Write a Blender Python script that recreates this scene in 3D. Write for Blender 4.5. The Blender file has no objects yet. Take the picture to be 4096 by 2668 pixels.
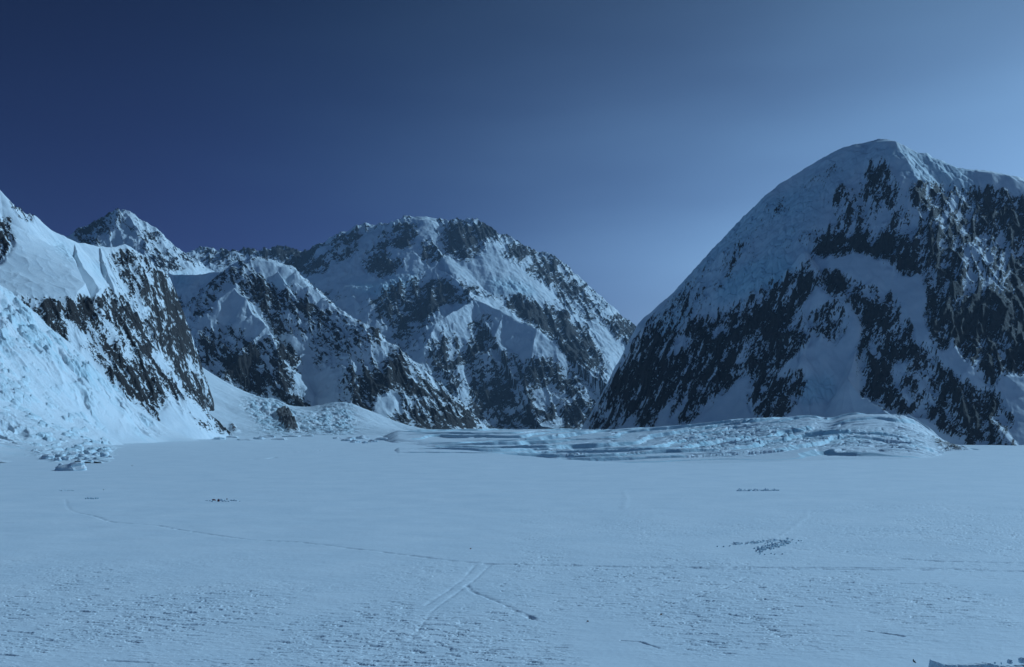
import bpy, bmesh, math, random
import numpy as np
from mathutils import Vector, Matrix

# ------------------------------------------------------------------ camera, world, sun, exposure
SC = bpy.context.scene
W, H, F, HZ, CZ = 4096.0, 2668.0, 3982.0, 1690.0, 48.0     # photo size, focal length and horizon row in photo pixels, eye height
cam_d = bpy.data.cameras.new("camera")
cam_d.sensor_width = 36.0
cam_d.lens = 36.0 * F / W
cam_d.shift_y = (HZ - H / 2) / W
cam_d.clip_start, cam_d.clip_end = 1.0, 80000.0
cam = bpy.data.objects.new("camera", cam_d)
cam.location = (0, 0, CZ)
cam.rotation_euler = (math.radians(90), 0, 0)
SC.collection.objects.link(cam)
SC.camera = cam

SUN_AZ, SUN_EL = math.radians(59), math.radians(33)          # from +Y towards +X
world = bpy.data.worlds.new("World")
SC.world = world
world.use_nodes = True
wn = world.node_tree
wn.nodes.clear()
wout = wn.nodes.new("ShaderNodeOutputWorld")
bg = wn.nodes.new("ShaderNodeBackground")
sky = wn.nodes.new("ShaderNodeTexSky")
sky.sky_type = 'NISHITA'
sky.sun_disc = False
sky.sun_elevation = SUN_EL
sky.sun_rotation = SUN_AZ
sky.altitude = 2200
sky.air_density = 1.0
sky.dust_density = 1.2
sky.ozone_density = 2.0
bg.inputs['Strength'].default_value = 0.10
# the polarised sky of the photograph: deep away from the sun, pale towards it, with faint high cloud
wtc = wn.nodes.new("ShaderNodeTexCoord")
wdot = wn.nodes.new("ShaderNodeVectorMath"); wdot.operation = 'DOT_PRODUCT'
wdot.inputs[1].default_value = (math.sin(SUN_AZ) * math.cos(SUN_EL), math.cos(SUN_AZ) * math.cos(SUN_EL), math.sin(SUN_EL))
wn.links.new(wtc.outputs['Generated'], wdot.inputs[0])
wns = wn.nodes.new("ShaderNodeTexNoise")
wmp = wn.nodes.new("ShaderNodeMapping")
wmp.inputs['Rotation'].default_value = (0, 0.5, 0)
wmp.inputs['Scale'].default_value = (1.2, 1.2, 5.5)
wn.links.new(wtc.outputs['Generated'], wmp.inputs['Vector'])
wn.links.new(wmp.outputs[0], wns.inputs['Vector'])
wns.inputs['Scale'].default_value = 1.3
wns.inputs['Detail'].default_value = 3
wma = wn.nodes.new("ShaderNodeMath"); wma.operation = 'MULTIPLY_ADD'
wma.inputs[1].default_value = 0.24
wma.inputs[2].default_value = -0.12
wn.links.new(wns.outputs['Fac'], wma.inputs[0])
wad = wn.nodes.new("ShaderNodeMath"); wad.operation = 'ADD'
wn.links.new(wdot.outputs['Value'], wad.inputs[0])
wn.links.new(wma.outputs[0], wad.inputs[1])
wmr = wn.nodes.new("ShaderNodeMapRange")
wmr.inputs['From Min'].default_value = -1.0
wn.links.new(wad.outputs[0], wmr.inputs['Value'])
wrp = wn.nodes.new("ShaderNodeValToRGB")
wrp.color_ramp.interpolation = 'B_SPLINE'
_st = [(0.0, (.13, .14, .20)), (0.42, (.105, .09, .135)), (0.55, (.042, .022, .046)), (0.66, (.070, .038, .074)), (0.75, (.118, .083, .098)), (0.86, (.45, .285, .225)), (1.0, (1.0, .69, .46))]
while len(wrp.color_ramp.elements) < len(_st):
    wrp.color_ramp.elements.new(0.5)
for _e, (_p, _c) in zip(wrp.color_ramp.elements, _st):
    _e.position = _p
    _e.color = (*_c, 1)
wn.links.new(wmr.outputs[0], wrp.inputs[0])
wmx = wn.nodes.new("ShaderNodeVectorMath"); wmx.operation = 'MULTIPLY'
wn.links.new(sky.outputs[0], wmx.inputs[0])
wn.links.new(wrp.outputs[0], wmx.inputs[1])
wsc = wn.nodes.new("ShaderNodeVectorMath"); wsc.operation = 'SCALE'
wsc.inputs['Scale'].default_value = 3.0
wn.links.new(wmx.outputs[0], wsc.inputs[0])
wsx = wn.nodes.new("ShaderNodeSeparateXYZ")
wn.links.new(wtc.outputs['Generated'], wsx.inputs[0])
wel = wn.nodes.new("ShaderNodeMapRange")
wel.inputs['From Min'].default_value = 0.08
wel.inputs['From Max'].default_value = 0.42
wel.inputs['To Min'].default_value = 1.65
wel.inputs['To Max'].default_value = 0.58
wn.links.new(wsx.outputs[2], wel.inputs['Value'])
ws2 = wn.nodes.new("ShaderNodeVectorMath"); ws2.operation = 'SCALE'
wn.links.new(wsc.outputs[0], ws2.inputs[0])
wn.links.new(wel.outputs[0], ws2.inputs['Scale'])
wn.links.new(ws2.outputs[0], bg.inputs['Color'])
wn.links.new(bg.outputs[0], wout.inputs['Surface'])

sun_d = bpy.data.lights.new("sun", 'SUN')
sun_d.energy = 3.3
sun_d.angle = math.radians(0.5)
sun_d.color = (1.0, 0.97, 0.92)
sun = bpy.data.objects.new("sun", sun_d)
sdir = Vector((math.sin(SUN_AZ) * math.cos(SUN_EL), math.cos(SUN_AZ) * math.cos(SUN_EL), math.sin(SUN_EL)))
sun.rotation_euler = sdir.to_track_quat('Z', 'Y').to_euler()
SC.collection.objects.link(sun)

vs = SC.view_settings
vs.view_transform = 'Standard'
vs.look = 'None'
vs.gamma = 1
vs.use_curve_mapping = False
vs.exposure = -0.72
vs.use_white_balance = True
vs.white_balance_temperature = 4150
vs.white_balance_tint = -10

# ------------------------------------------------------------------ numeric helpers
f4 = np.float32
_r = np.random.RandomState(7)
PERM = np.concatenate([_r.permutation(256)] * 3).astype(np.int32)
_a = _r.rand(256) * 2 * np.pi
GX, GY = np.cos(_a).astype(f4), np.sin(_a).astype(f4)
RV = _r.rand(256, 3).astype(f4)


def perlin(x, y, seed=0):
    xf, yf = np.floor(x), np.floor(y)
    xi, yi = (xf.astype(np.int32) + seed * 37) & 255, (yf.astype(np.int32) + seed * 91) & 255
    x, y = (x - xf).astype(f4), (y - yf).astype(f4)
    u, v = x * x * x * (x * (x * 6 - 15) + 10), y * y * y * (y * (y * 6 - 15) + 10)
    a, b = PERM[xi], PERM[xi + 1]
    h00, h01, h10, h11 = PERM[a + yi], PERM[a + yi + 1], PERM[b + yi], PERM[b + yi + 1]
    n00 = GX[h00] * x + GY[h00] * y
    n10 = GX[h10] * (x - 1) + GY[h10] * y
    n01 = GX[h01] * x + GY[h01] * (y - 1)
    n11 = GX[h11] * (x - 1) + GY[h11] * (y - 1)
    l = n00 + u * (n10 - n00)
    return (l + v * (n01 + u * (n11 - n01) - l)) * 1.5


def fbm(x, y, octv=5, seed=0, gain=0.5, lac=2.03):
    s, a, t = 0, 1.0, 0
    for i in range(octv):
        s = s + a * perlin(x, y, seed + i)
        t += a
        a *= gain
        x, y = x * lac * 0.8 - y * lac * 0.6, x * lac * 0.6 + y * lac * 0.8
    return s / t


def ridged(x, y, octv=5, seed=0, gain=0.5, lac=2.03):
    s, a, t, w = 0, 1.0, 0, 1.0
    for i in range(octv):
        n = 1 - np.abs(perlin(x, y, seed + i)) * 1.6
        n = n * n * w
        s = s + a * n
        t += a
        w = np.clip(n * 1.3, 0, 1)
        a *= gain
        x, y = x * lac * 0.8 - y * lac * 0.6, x * lac * 0.6 + y * lac * 0.8
    return s / t


def worley(x, y, seed=0):
    """nearest and second nearest distance, and a random value of the nearest cell"""
    xf, yf = np.floor(x), np.floor(y)
    d1 = np.full(x.shape, 9, f4)
    d2 = np.full(x.shape, 9, f4)
    rv = np.zeros(x.shape, f4)
    for i in (-1, 0, 1):
        for j in (-1, 0, 1):
            cx, cy = xf + i, yf + j
            h = PERM[PERM[(cx.astype(np.int32) + seed * 17) & 255] + (cy.astype(np.int32) & 255)]
            dx, dy = cx + RV[h, 0] - x, cy + RV[h, 1] - y
            d = np.sqrt(dx * dx + dy * dy).astype(f4)
            closer = d < d1
            d2 = np.where(closer, d1, np.minimum(d2, d))
            rv = np.where(closer, RV[h, 2], rv)
            d1 = np.where(closer, d, d1)
    return d1, d2, rv


def sstep(x, a, b):
    t = np.clip((x - a) / (b - a), 0, 1)
    return t * t * (3 - 2 * t)


def P3(u, v, D):
    """world point seen at photo pixel (u, v) at distance D"""
    return (D * (u - W / 2) / F, D, CZ + D * (HZ - v) / F)


def ground(u, v, z=0.0):
    D = (CZ - z) * F / (v - HZ)
    return P3(u, v, D)


# painted masks: photo-traced outlines of rock, snow and ice, rasterised on a quarter-size grid
MW, MH = 1104, 667


def paint(polys, bgv, blur=4):
    m = np.full((MH, MW), bgv, f4)
    gx, gy = np.meshgrid(np.arange(MW) * 4.0 - 160, np.arange(MH) * 4.0)
    for val, pts in polys:
        ins = np.zeros(m.shape, bool)
        n = len(pts)
        xs = [p[0] for p in pts]
        ys = [p[1] for p in pts]
        for i in range(n):
            x1, y1, x2, y2 = xs[i], ys[i], xs[(i + 1) % n], ys[(i + 1) % n]
            if y1 == y2:
                continue
            c = ((y1 > gy) != (y2 > gy)) & (gx < (x2 - x1) * (gy - y1) / (y2 - y1) + x1)
            ins ^= c
        m[ins] = val
    k = blur
    for _ in range(2):
        p = np.pad(m, k, mode='edge')
        c = np.cumsum(np.pad(p, ((1, 0), (0, 0))), 0)
        p = (c[2 * k + 1:] - c[:-2 * k - 1]) / (2 * k + 1)
        c = np.cumsum(np.pad(p, ((0, 0), (1, 0))), 1)
        m = ((c[:, 2 * k + 1:] - c[:, :-2 * k - 1]) / (2 * k + 1)).astype(f4)
    return m


def sample(m, u, v):
    x = np.clip((u + 160) / 4, 0, MW - 1.01)
    y = np.clip(v / 4, 0, MH - 1.01)
    xi, yi = x.astype(int), y.astype(int)
    fx, fy = x - xi, y - yi
    return (m[yi, xi] * (1 - fx) * (1 - fy) + m[yi, xi + 1] * fx * (1 - fy) + m[yi + 1, xi] * (1 - fx) * fy + m[yi + 1, xi + 1] * fx * fy)


def tents(x, y, ridges, z0):
    z = np.full(x.shape, z0, f4)
    for pts, sl, sr, *cap in ridges:
        P = [P3(*p) for p in pts]
        for (ax, ay, az), (bx, by, bz) in zip(P[:-1], P[1:]):
            dx, dy = bx - ax, by - ay
            L2 = dx * dx + dy * dy
            px, py = x - ax, y - ay
            t = np.clip((px * dx + py * dy) / L2, 0, 1)
            d = np.hypot(px - t * dx, py - t * dy)
            side = dx * py - dy * px
            s = np.where(side > 0, sl, sr)
            dd = s * d
            if cap:                                   # a gentler snow cap along the crest
                dd = cap[0][1] * np.minimum(d, cap[0][0]) + s * np.maximum(d - cap[0][0], 0)
            z = np.maximum(z, az + (bz - az) * t - dd)
    return z.astype(f4)


def rbf(pts, world_pts=()):
    """smooth surface z(x, y) through points given as (u, v, D), thin plate"""
    Q = [P3(*p) for p in pts] + list(world_pts)
    q = np.array(Q)
    sc = 1000.0
    X, Z = q[:, :2] / sc, q[:, 2]
    n = len(q)
    r = np.hypot(X[:, None, 0] - X[None, :, 0], X[:, None, 1] - X[None, :, 1])
    K = np.where(r > 0, r * r * np.log(r + 1e-9), 0) + np.eye(n) * 2e-3
    A = np.zeros((n + 3, n + 3))
    A[:n, :n] = K
    A[:n, n] = 1
    A[:n, n + 1:] = X
    A[n, :n] = 1
    A[n + 1:, :n] = X.T
    w = np.linalg.solve(A, np.concatenate([Z, np.zeros(3)]))

    def f(x, y):
        x, y = x / sc, y / sc
        z = w[n] + w[n + 1] * x + w[n + 2] * y
        for i in range(n):
            r2 = (x - X[i, 0]) ** 2 + (y - X[i, 1]) ** 2 + 1e-12
            z = z + w[i] * 0.5 * r2 * np.log(r2)
        return z.astype(f4)
    return f


def grid_mesh(name, x, y, z, mat, attrs=None, keep=None):
    """x, y, z: (rows, cols) arrays -> one mesh object"""
    R, C = z.shape
    idx = np.arange(R * C, dtype=np.int32).reshape(R, C)
    a, b, c, d = idx[:-1, :-1], idx[:-1, 1:], idx[1:, 1:], idx[1:, :-1]
    q = np.stack([a, b, c, d], -1).reshape(-1, 4)
    if keep is not None:
        k = (keep[:-1, :-1] | keep[:-1, 1:] | keep[1:, 1:] | keep[1:, :-1]).reshape(-1)
        q = q[k]
    used = np.zeros(R * C, bool)
    used[q.reshape(-1)] = True
    remap = np.cumsum(used).astype(np.int32) - 1
    q = remap[q]
    co = np.stack([x, y, z], -1).reshape(-1, 3)[used].astype(f4)
    me = bpy.data.meshes.new(name)
    me.vertices.add(len(co))
    me.vertices.foreach_set('co', co.reshape(-1))
    me.loops.add(len(q) * 4)
    me.loops.foreach_set('vertex_index', q.reshape(-1).astype(np.int32))
    me.polygons.add(len(q))
    me.polygons.foreach_set('loop_start', np.arange(0, len(q) * 4, 4, dtype=np.int32))
    me.polygons.foreach_set('use_smooth', np.ones(len(q), bool))
    me.update(calc_edges=True)
    for k, v in (attrs or {}).items():
        at = me.attributes.new(k, 'FLOAT', 'POINT')
        at.data.foreach_set('value', v.reshape(-1)[used].astype(f4))
    me.materials.append(mat)
    o = bpy.data.objects.new(name, me)
    SC.collection.objects.link(o)
    return o


def tag(o, label=None, cat=None, group=None, kind=None):
    if label:
        o['label'] = label
    if cat:
        o['category'] = cat
    if group:
        o['group'] = group
    if kind:
        o['kind'] = kind
    return o


# ------------------------------------------------------------------ materials
class NT:
    def __init__(s, name):
        s.m = bpy.data.materials.new(name)
        s.m.use_nodes = True
        s.t = s.m.node_tree
        s.t.nodes.clear()
        s.out = s.n('ShaderNodeOutputMaterial')
        s.b = s.n('ShaderNodeBsdfPrincipled')
        s.l(s.b.outputs[0], s.out.inputs['Surface'])

    def n(s, t, **k):
        nd = s.t.nodes.new(t)
        for a, b in k.items():
            setattr(nd, a, b)
        return nd

    def l(s, a, b):
        s.t.links.new(a, b)

    def attr(s, name):
        a = s.n('ShaderNodeAttribute')
        a.attribute_name = name
        return a.outputs['Fac']

    def noise(s, scale, detail=4, rough=0.6, stretch=None, rot=None):
        g = s.n('ShaderNodeNewGeometry')
        src = g.outputs['Position']
        if stretch or rot:
            mp = s.n('ShaderNodeMapping')
            mp.inputs['Scale'].default_value = stretch or (1, 1, 1)
            mp.inputs['Rotation'].default_value = rot or (0, 0, 0)
            s.l(src, mp.inputs['Vector'])
            src = mp.outputs[0]
        n = s.n('ShaderNodeTexNoise')
        n.inputs['Scale'].default_value = scale
        n.inputs['Detail'].default_value = detail
        n.inputs['Roughness'].default_value = rough
        s.l(src, n.inputs['Vector'])
        return n.outputs['Fac']

    def math(s, op, a, b=None, c=None, clamp=False):
        m = s.n('ShaderNodeMath', operation=op, use_clamp=clamp)
        for i, v in enumerate((a, b, c)):
            if v is None:
                continue
            if isinstance(v, (int, float)):
                m.inputs[i].default_value = v
            else:
                s.l(v, m.inputs[i])
        return m.outputs[0]

    def mix(s, fac, a, b):
        m = s.n('ShaderNodeMix', data_type='RGBA')
        for sock, v in ((m.inputs[0], fac), (m.inputs[6], a), (m.inputs[7], b)):
            if isinstance(v, (int, float)):
                sock.default_value = v
            elif isinstance(v, tuple):
                sock.default_value = (*v, 1)
            else:
                s.l(v, sock)
        return m.outputs[2]

    def ramp(s, fac, stops):
        r = s.n('ShaderNodeValToRGB')
        e = r.color_ramp.elements
        while len(e) < len(stops):
            e.new(0.5)
        for el, (p, c) in zip(e, stops):
            el.position = p
            el.color = (*c, 1) if len(c) == 3 else c
        s.l(fac, r.inputs[0])
        return r.outputs[0]

    def bump(s, h, dist, strength=1.0):
        b = s.n('ShaderNodeBump')
        b.inputs['Distance'].default_value = dist
        b.inputs['Strength'].default_value = strength
        s.l(h, b.inputs['Height'])
        s.l(b.outputs[0], s.b.inputs['Normal'])


def mountain_mat(name, m_per_px, rock_a=(0.016, 0.015, 0.016), rock_b=(0.048, 0.041, 0.037)):
    """snow, rock and ice by attribute; m_per_px is the metre size of one photo pixel there"""
    t = NT(name)
    s = 1.0 / m_per_px
    n_edge = t.noise(0.30 * s, 5, 0.75)
    rock = t.math('ADD', t.attr('rock'), t.math('MULTIPLY', t.math('SUBTRACT', n_edge, 0.5), 1.3))
    mr = t.n('ShaderNodeMapRange')
    mr.inputs['From Min'].default_value = 0.42
    mr.inputs['From Max'].default_value = 0.58
    t.l(rock, mr.inputs['Value'])
    nr = t.noise(0.06 * s, 6, 0.65)
    rc = t.ramp(nr, [(0.3, rock_a), (0.62, rock_b), (0.8, tuple(c * 1.4 for c in rock_b))])
    ns = t.noise(0.02 * s, 4, 0.55)
    sc_ = t.ramp(ns, [(0.3, (0.74, 0.78, 0.82)), (0.7, (0.86, 0.88, 0.9))])
    ice = t.mix(t.noise(0.08 * s, 5, 0.7), (0.42, 0.66, 0.76), (0.70, 0.83, 0.88))
    sn = t.mix(t.attr('ice'), sc_, ice)
    t.l(t.mix(mr.outputs[0], sn, rc), t.b.inputs['Base Color'])
    t.b.inputs['Roughness'].default_value = 0.75
    t.b.inputs['Specular IOR Level'].default_value = 0.25
    hb = t.math('ADD', t.math('MULTIPLY', t.noise(0.16 * s, 6, 0.7), t.math('ADD', t.math('MULTIPLY', mr.outputs[0], 1.0), 0.12)), 0)
    t.bump(hb, 7 * m_per_px, 1.0)
    return t.m


# ------------------------------------------------------------------ mountains
def mountain(name, label, u0, u1, D0, D1, du, dD, ridges, rock, bgrock, theta=1.0, base=None, base_world=(), base_lim=(), cut=None, ext=(0, 0),
             ice=(), z0=-30.0, apron=45.0, warp=14, big=(220, 26), crag=(60, 11), flute=(1.2, 40, 7), seed=1, ice_rough=10,
             grain=26.0, contrast=1.75, snow_rough=0.05, rock_ab=None, back=(6, 1.5), kind='structure', cat='mountain'):
    """theta: photo angle (radians from the horizontal, counterclockwise) that streaks run along"""
    us = np.arange(u0, u1 + du, du)
    k_ = np.cumsum(du * 1.05 ** np.arange(120))
    us = np.concatenate([(us[0] - k_[:ext[0]])[::-1], us, us[-1] + k_[:ext[1]]])     # coarser beyond the frame
    Ds = [D0]
    while Ds[-1] < D1:
        Ds.append(Ds[-1] + dD)
    st = dD
    for _ in range(26):                     # the far side, coarser
        st *= 1.16
        Ds.append(Ds[-1] + st)
    Ds = np.array(Ds)
    U, Y = np.meshgrid(us, Ds)
    X = Y * (U - W / 2) / F
    mpp = Ds.mean() / F                     # metres per photo pixel
    wx = fbm(X / 130, Y / 130, 4, seed + 50) * warp
    wy = fbm(X / 130, Y / 130, 4, seed + 60) * warp
    z = tents(X + wx, Y + wy, ridges, z0)
    if base:
        qx, qy, pen = X.copy(), Y.copy(), 0
        for (ax, ay), (bx, by), sl in base_lim:      # the shoulder drops away on the right of each line
            L = math.hypot(bx - ax, by - ay)
            ex, ey = (bx - ax) / L, (by - ay) / L
            d = np.maximum(0, -(ex * (qy - ay) - ey * (qx - ax)))
            qx, qy = qx - ey * d, qy + ex * d
            pen = pen + sl * d
        zb = rbf(base, base_world)(qx, qy) - pen
        z = np.maximum(z, zb)
    if cut:                                  # a cliff on the right of a bent line
        pen = None
        for (ax, ay), (bx, by) in cut[0]:
            L = math.hypot(bx - ax, by - ay)
            d = -((bx - ax) * (Y - ay) - (by - ay) * (X - ax)) / L
            pen = d if pen is None else np.minimum(pen, d)
        z = z - cut[1] * np.maximum(0, pen + fbm(X / 60, Y / 60, 3, seed + 70) * 18)
    k = apron
    zz = (z - z0) / k
    z = z0 + k * (np.log1p(np.exp(-np.abs(zz))) + np.maximum(zz, 0) - math.log(2) * np.exp(-np.abs(zz)))
    up = sstep(z, z0 + 15, z0 + 160)
    V0 = HZ - (z - CZ) / Y * F
    R = sample(paint(rock, bgrock), U, V0)
    I = sample(paint(ice, 0.0), U, V0)
    rk = sstep(R, 0.05, 0.5)
    # large relief, then flutes down the fall line, then crags
    z = z + up * big[1] * (ridged(X / big[0], Y / big[0], 4, seed) - 0.45) * (0.35 + 0.65 * rk)
    fa, fl, fh = flute
    ca, sa = math.cos(fa), math.sin(fa)
    A = (X * ca + Y * sa)                    # across the fall line
    B = (-X * sa + Y * ca)
    A2 = A + fbm(X / 90, Y / 90, 3, seed + 9) * 20
    fr = ridged(A2 / fl, B / (fl * 4.0), 5, seed + 5, 0.6) - 0.4
    z = z + up * fh * fr * (0.10 + 0.90 * rk)
    cz = ridged(X / crag[0], Y / crag[0], 6, seed + 11, 0.6) - 0.4
    z = z + up * crag[1] * cz * (snow_rough + (1 - snow_rough) * rk)
    if ice:
        d1, d2, rv = worley(X / (ice_rough * 2.2), Y / (ice_rough * 2.2), seed + 3)
        z = z + up * I * ice_rough * 1.5 * (ridged(X / (ice_rough * 5), Y / (ice_rough * 5), 5, seed + 2, 0.6) - 0.4)
        z = z + up * I * ice_rough * (np.minimum(d2 - d1, 0.35) * 1.6 + rv * 0.9 - 0.6)
    # rock where painted, broken up by streaky noise and local steepness
    zx = np.gradient(z, axis=1) / np.maximum(np.gradient(X, axis=1), 1e-3)
    zy = (np.gradient(z, axis=0) - zx * np.gradient(X, axis=0)) / np.gradient(Y, axis=0)
    slope = np.hypot(zx, zy)
    V = HZ - (z - CZ) / Y * F
    c, s_ = math.cos(theta), math.sin(theta)
    al = (U * c - V0 * s_) / grain
    ac = (U * s_ + V0 * c) / grain
    n = (fbm(al * 0.10 + 3, ac * 0.26 + 9, 3, seed + 25) * 0.40 + fbm(al * 0.22 + 11, ac * 0.9 + 5, 3, seed + 20, 0.6) * 0.36
         + fbm(al * 0.8 + 7, ac * 2.6 + 2, 4, seed + 27, 0.8) * 0.62 + fbm(U / 14.0, V0 / 5.5, 4, seed + 30, 0.8) * 0.55)
    sm = np.tanh((slope - 1.15) * 0.9)
    rock_s = (R - 0.5) * 1.1 + 0.5 + 0.03 * sstep(R, 0.02, 0.2) + contrast * n * (0.2 + 0.8 * sstep(R, 0.0, 0.35)) * (1 - 0.3 * sstep(R, 0.8, 0.98)) + 0.20 * sm * rk + (0.35 * cz + 0.70 * fr) * rk - 0.6 * (1 - sstep(R, 0.0, 0.1))
    rock_s = np.clip((rock_s - 0.5) * 1.25 + 0.5, -0.5, 1.5)
    mat = mountain_mat(name + '_mat', mpp, *(rock_ab or ()))
    o = grid_mesh(name, X, Y, z, mat, {'rock': rock_s, 'ice': np.clip(I, 0, 1)}, keep=(z > z0 + 1.5))
    tag(o, label, cat, kind=kind)
    return o


# right mountain -----------------------------------------------------
A_ridges = [
    ([(3545, 552, 4200), (3420, 572, 4220), (3300, 622, 4250), (3120, 730, 4300), (2960, 880, 4350), (2800, 1050, 4420), (2680, 1180, 4460),
      (2580, 1268, 4500), (2545, 1320, 4500), (2510, 1420, 4480), (2470, 1500, 4450), (2400, 1600, 4400), (2300, 1715, 4350)], 1.12, 1.3),
    ([(3545, 552, 4200), (3640, 600, 4215), (3700, 625, 4205), (3850, 668, 4190), (4000, 690, 4170), (4096, 715, 4150), (4300, 800, 4110), (4600, 950, 4050), (5200, 1100, 4000), (6400, 1350, 3900)], 1.3, 1.25, (75, .42)),
    ([(3545, 570, 4180), (3560, 700, 4060), (3620, 900, 3930), (3700, 1080, 3800)], 1.25, 1.25),
    ([(3220, 1000, 3800), (3290, 1125, 3680), (3400, 1180, 3600), (3500, 1245, 3530), (3600, 1340, 3450), (3700, 1400, 3380), (3800, 1490, 3300),
      (3930, 1565, 3220), (3985, 1690, 3120), (4060, 1800, 3000)], 1.2, 1.25, (12, .4)),
    ([(3440, 1255, 3560), (3425, 1390, 3420), (3390, 1510, 3300), (3500, 1620, 3180), (3640, 1660, 3080), (3720, 1710, 3030)], 1.2, 1.3),
    ([(3225, 1010, 3790), (3210, 1250, 3600), (3220, 1420, 3450), (3140, 1560, 3330), (3090, 1680, 3200)], 1.15, 1.1),
    ([(3800, 760, 4250), (3840, 950, 4080), (3900, 1130, 3920), (3960, 1300, 3800)], 1.2, 1.2),
]
A_rock = [
    (.16, [(3000, 840), (3200, 700), (3330, 640), (3440, 680), (3380, 760), (3330, 880), (3240, 960), (3100, 1060), (2900, 1150), (2700, 1230), (2640, 1230)]),
    (.30, [(2560, 1290), (2700, 1200), (2860, 1030), (2960, 1000), (2900, 1120), (2860, 1240), (2720, 1300), (2600, 1330)]),
    (.34, [(2950, 1200), (3060, 1120), (3200, 1060), (3240, 1010), (3200, 960), (3240, 930), (3300, 900), (3260, 1000), (3240, 1060), (3100, 1180)]),
    (.56, [(3640, 720), (3800, 740), (3900, 740), (4250, 790), (4250, 1160), (3700, 1160), (3660, 900)]),
    (.74, [(2530, 1340), (2640, 1320), (2720, 1290), (2860, 1240), (2960, 1200), (3040, 1130), (3130, 1100), (3220, 1060), (3260, 1120), (3200, 1230), (3230, 1330),
           (3260, 1450), (3230, 1540), (3150, 1660), (3070, 1690), (2960, 1660), (2900, 1690), (2700, 1700), (2560, 1720), (2420, 1735), (2330, 1720), (2400, 1590), (2460, 1490), (2500, 1420)]),
    (.03, [(2990, 1470), (3015, 1480), (2990, 1600), (3040, 1690), (2740, 1700), (2860, 1600)]),
    (.04, [(2640, 1640), (2700, 1560), (2730, 1520), (2700, 1640), (2660, 1720), (2600, 1720)]),
    (.04, [(2850, 1300), (2890, 1250), (2900, 1240), (2880, 1320), (2840, 1340)]),
    (.12, [(2700, 1370), (2790, 1290), (2740, 1390), (2660, 1420)]),
    (.04, [(2480, 1690), (2550, 1640), (2560, 1640), (2540, 1720), (2450, 1730)]),
    (.4, [(2900, 1030), (3060, 890), (3150, 810), (3160, 830), (3080, 880), (2980, 980), (2930, 1040), (2860, 1110), (2830, 1110)]),
    (.45, [(2690, 1230), (2760, 1180), (2800, 1130), (2830, 1130), (2740, 1240), (2700, 1260)]),
    (.55, [(3450, 660), (3545, 632), (3570, 700), (3600, 760), (3640, 900), (3680, 1000), (3720, 1060), (3640, 1090), (3560, 1060), (3480, 1010), (3400, 1000),
           (3330, 1030), (3250, 1000), (3270, 940), (3340, 890), (3350, 820), (3330, 780), (3390, 720)]),
    (.85, [(3455, 665), (3545, 635), (3560, 680), (3530, 705), (3470, 700)]),
    (.86, [(3260, 960), (3340, 900), (3420, 930), (3500, 930), (3620, 920), (3690, 1050), (3620, 1090), (3500, 1020), (3420, 1000), (3350, 1025), (3270, 1010)]),
    (.6, [(3620, 740), (3720, 730), (3780, 780), (3860, 810), (3950, 780), (4096, 820), (4250, 850), (4250, 1150), (3950, 1130), (3700, 1100), (3680, 1000), (3640, 880)]),
    (.03, [(3575, 650), (3640, 700), (3620, 780), (3700, 850), (3660, 880), (3600, 780)]),
    (.45, [(3830, 950), (3960, 900), (4060, 960), (4000, 1060), (3880, 1040)]),
    (.0, [(3290, 1035), (3400, 1003), (3480, 1020), (3600, 1095), (3640, 1180), (3700, 1260), (3650, 1330), (3580, 1190), (3440, 1140), (3340, 1080)]),
    (.76, [(3250, 1080), (3340, 1080), (3480, 1150), (3560, 1210), (3640, 1280), (3650, 1300), (3650, 1370), (3720, 1380), (3800, 1480), (3930, 1560), (3980, 1680),
          (4060, 1800), (3900, 1815), (3870, 1780), (3740, 1700), (3720, 1660), (3560, 1640), (3500, 1600), (3400, 1600), (3440, 1540), (3430, 1400), (3460, 1280), (3400, 1200), (3300, 1160)]),
    (.5, [(3430, 1120), (3560, 1160), (3620, 1230), (3600, 1290), (3500, 1230)]),
    (.15, [(3530, 1430), (3640, 1440), (3620, 1520), (3560, 1480)]),
    (.1, [(3640, 1480), (3700, 1500), (3760, 1600), (3700, 1580)]),
    (.2, [(3560, 1510), (3640, 1560), (3700, 1650), (3620, 1600)]),
    (.05, [(3870, 1720), (3960, 1790), (4020, 1810), (3920, 1815), (3900, 1770)]),
    (.92, [(3730, 1150), (3900, 1130), (4100, 1150), (4250, 1200), (4250, 1480), (4000, 1490), (3980, 1530), (3930, 1500), (3860, 1420), (3800, 1300), (3740, 1250)]),
    (.6, [(3720, 1130), (3800, 1120), (3780, 1250), (3800, 1400), (3740, 1380), (3700, 1260)]),
    (.0, [(4010, 1500), (4096, 1485), (4250, 1490), (4250, 1830), (4095, 1800), (4045, 1640), (3990, 1545)]),
    (.85, [(3900, 1540), (3985, 1550), (4040, 1650), (4085, 1810), (3990, 1810), (3940, 1690)]),
    (.02, [(3080, 1500), (3240, 1370), (3260, 1400), (3400, 1270), (3420, 1400), (3375, 1500), (3460, 1580), (3560, 1640), (3560, 1700), (3080, 1700), (3200, 1600), (3240, 1480)]),
    (.6, [(3240, 1230), (3370, 1200), (3390, 1290), (3330, 1380), (3250, 1340)]),
    (.04, [(3280, 1130), (3440, 1240), (3440, 1300), (3390, 1330), (3380, 1200)]),
]
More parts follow.
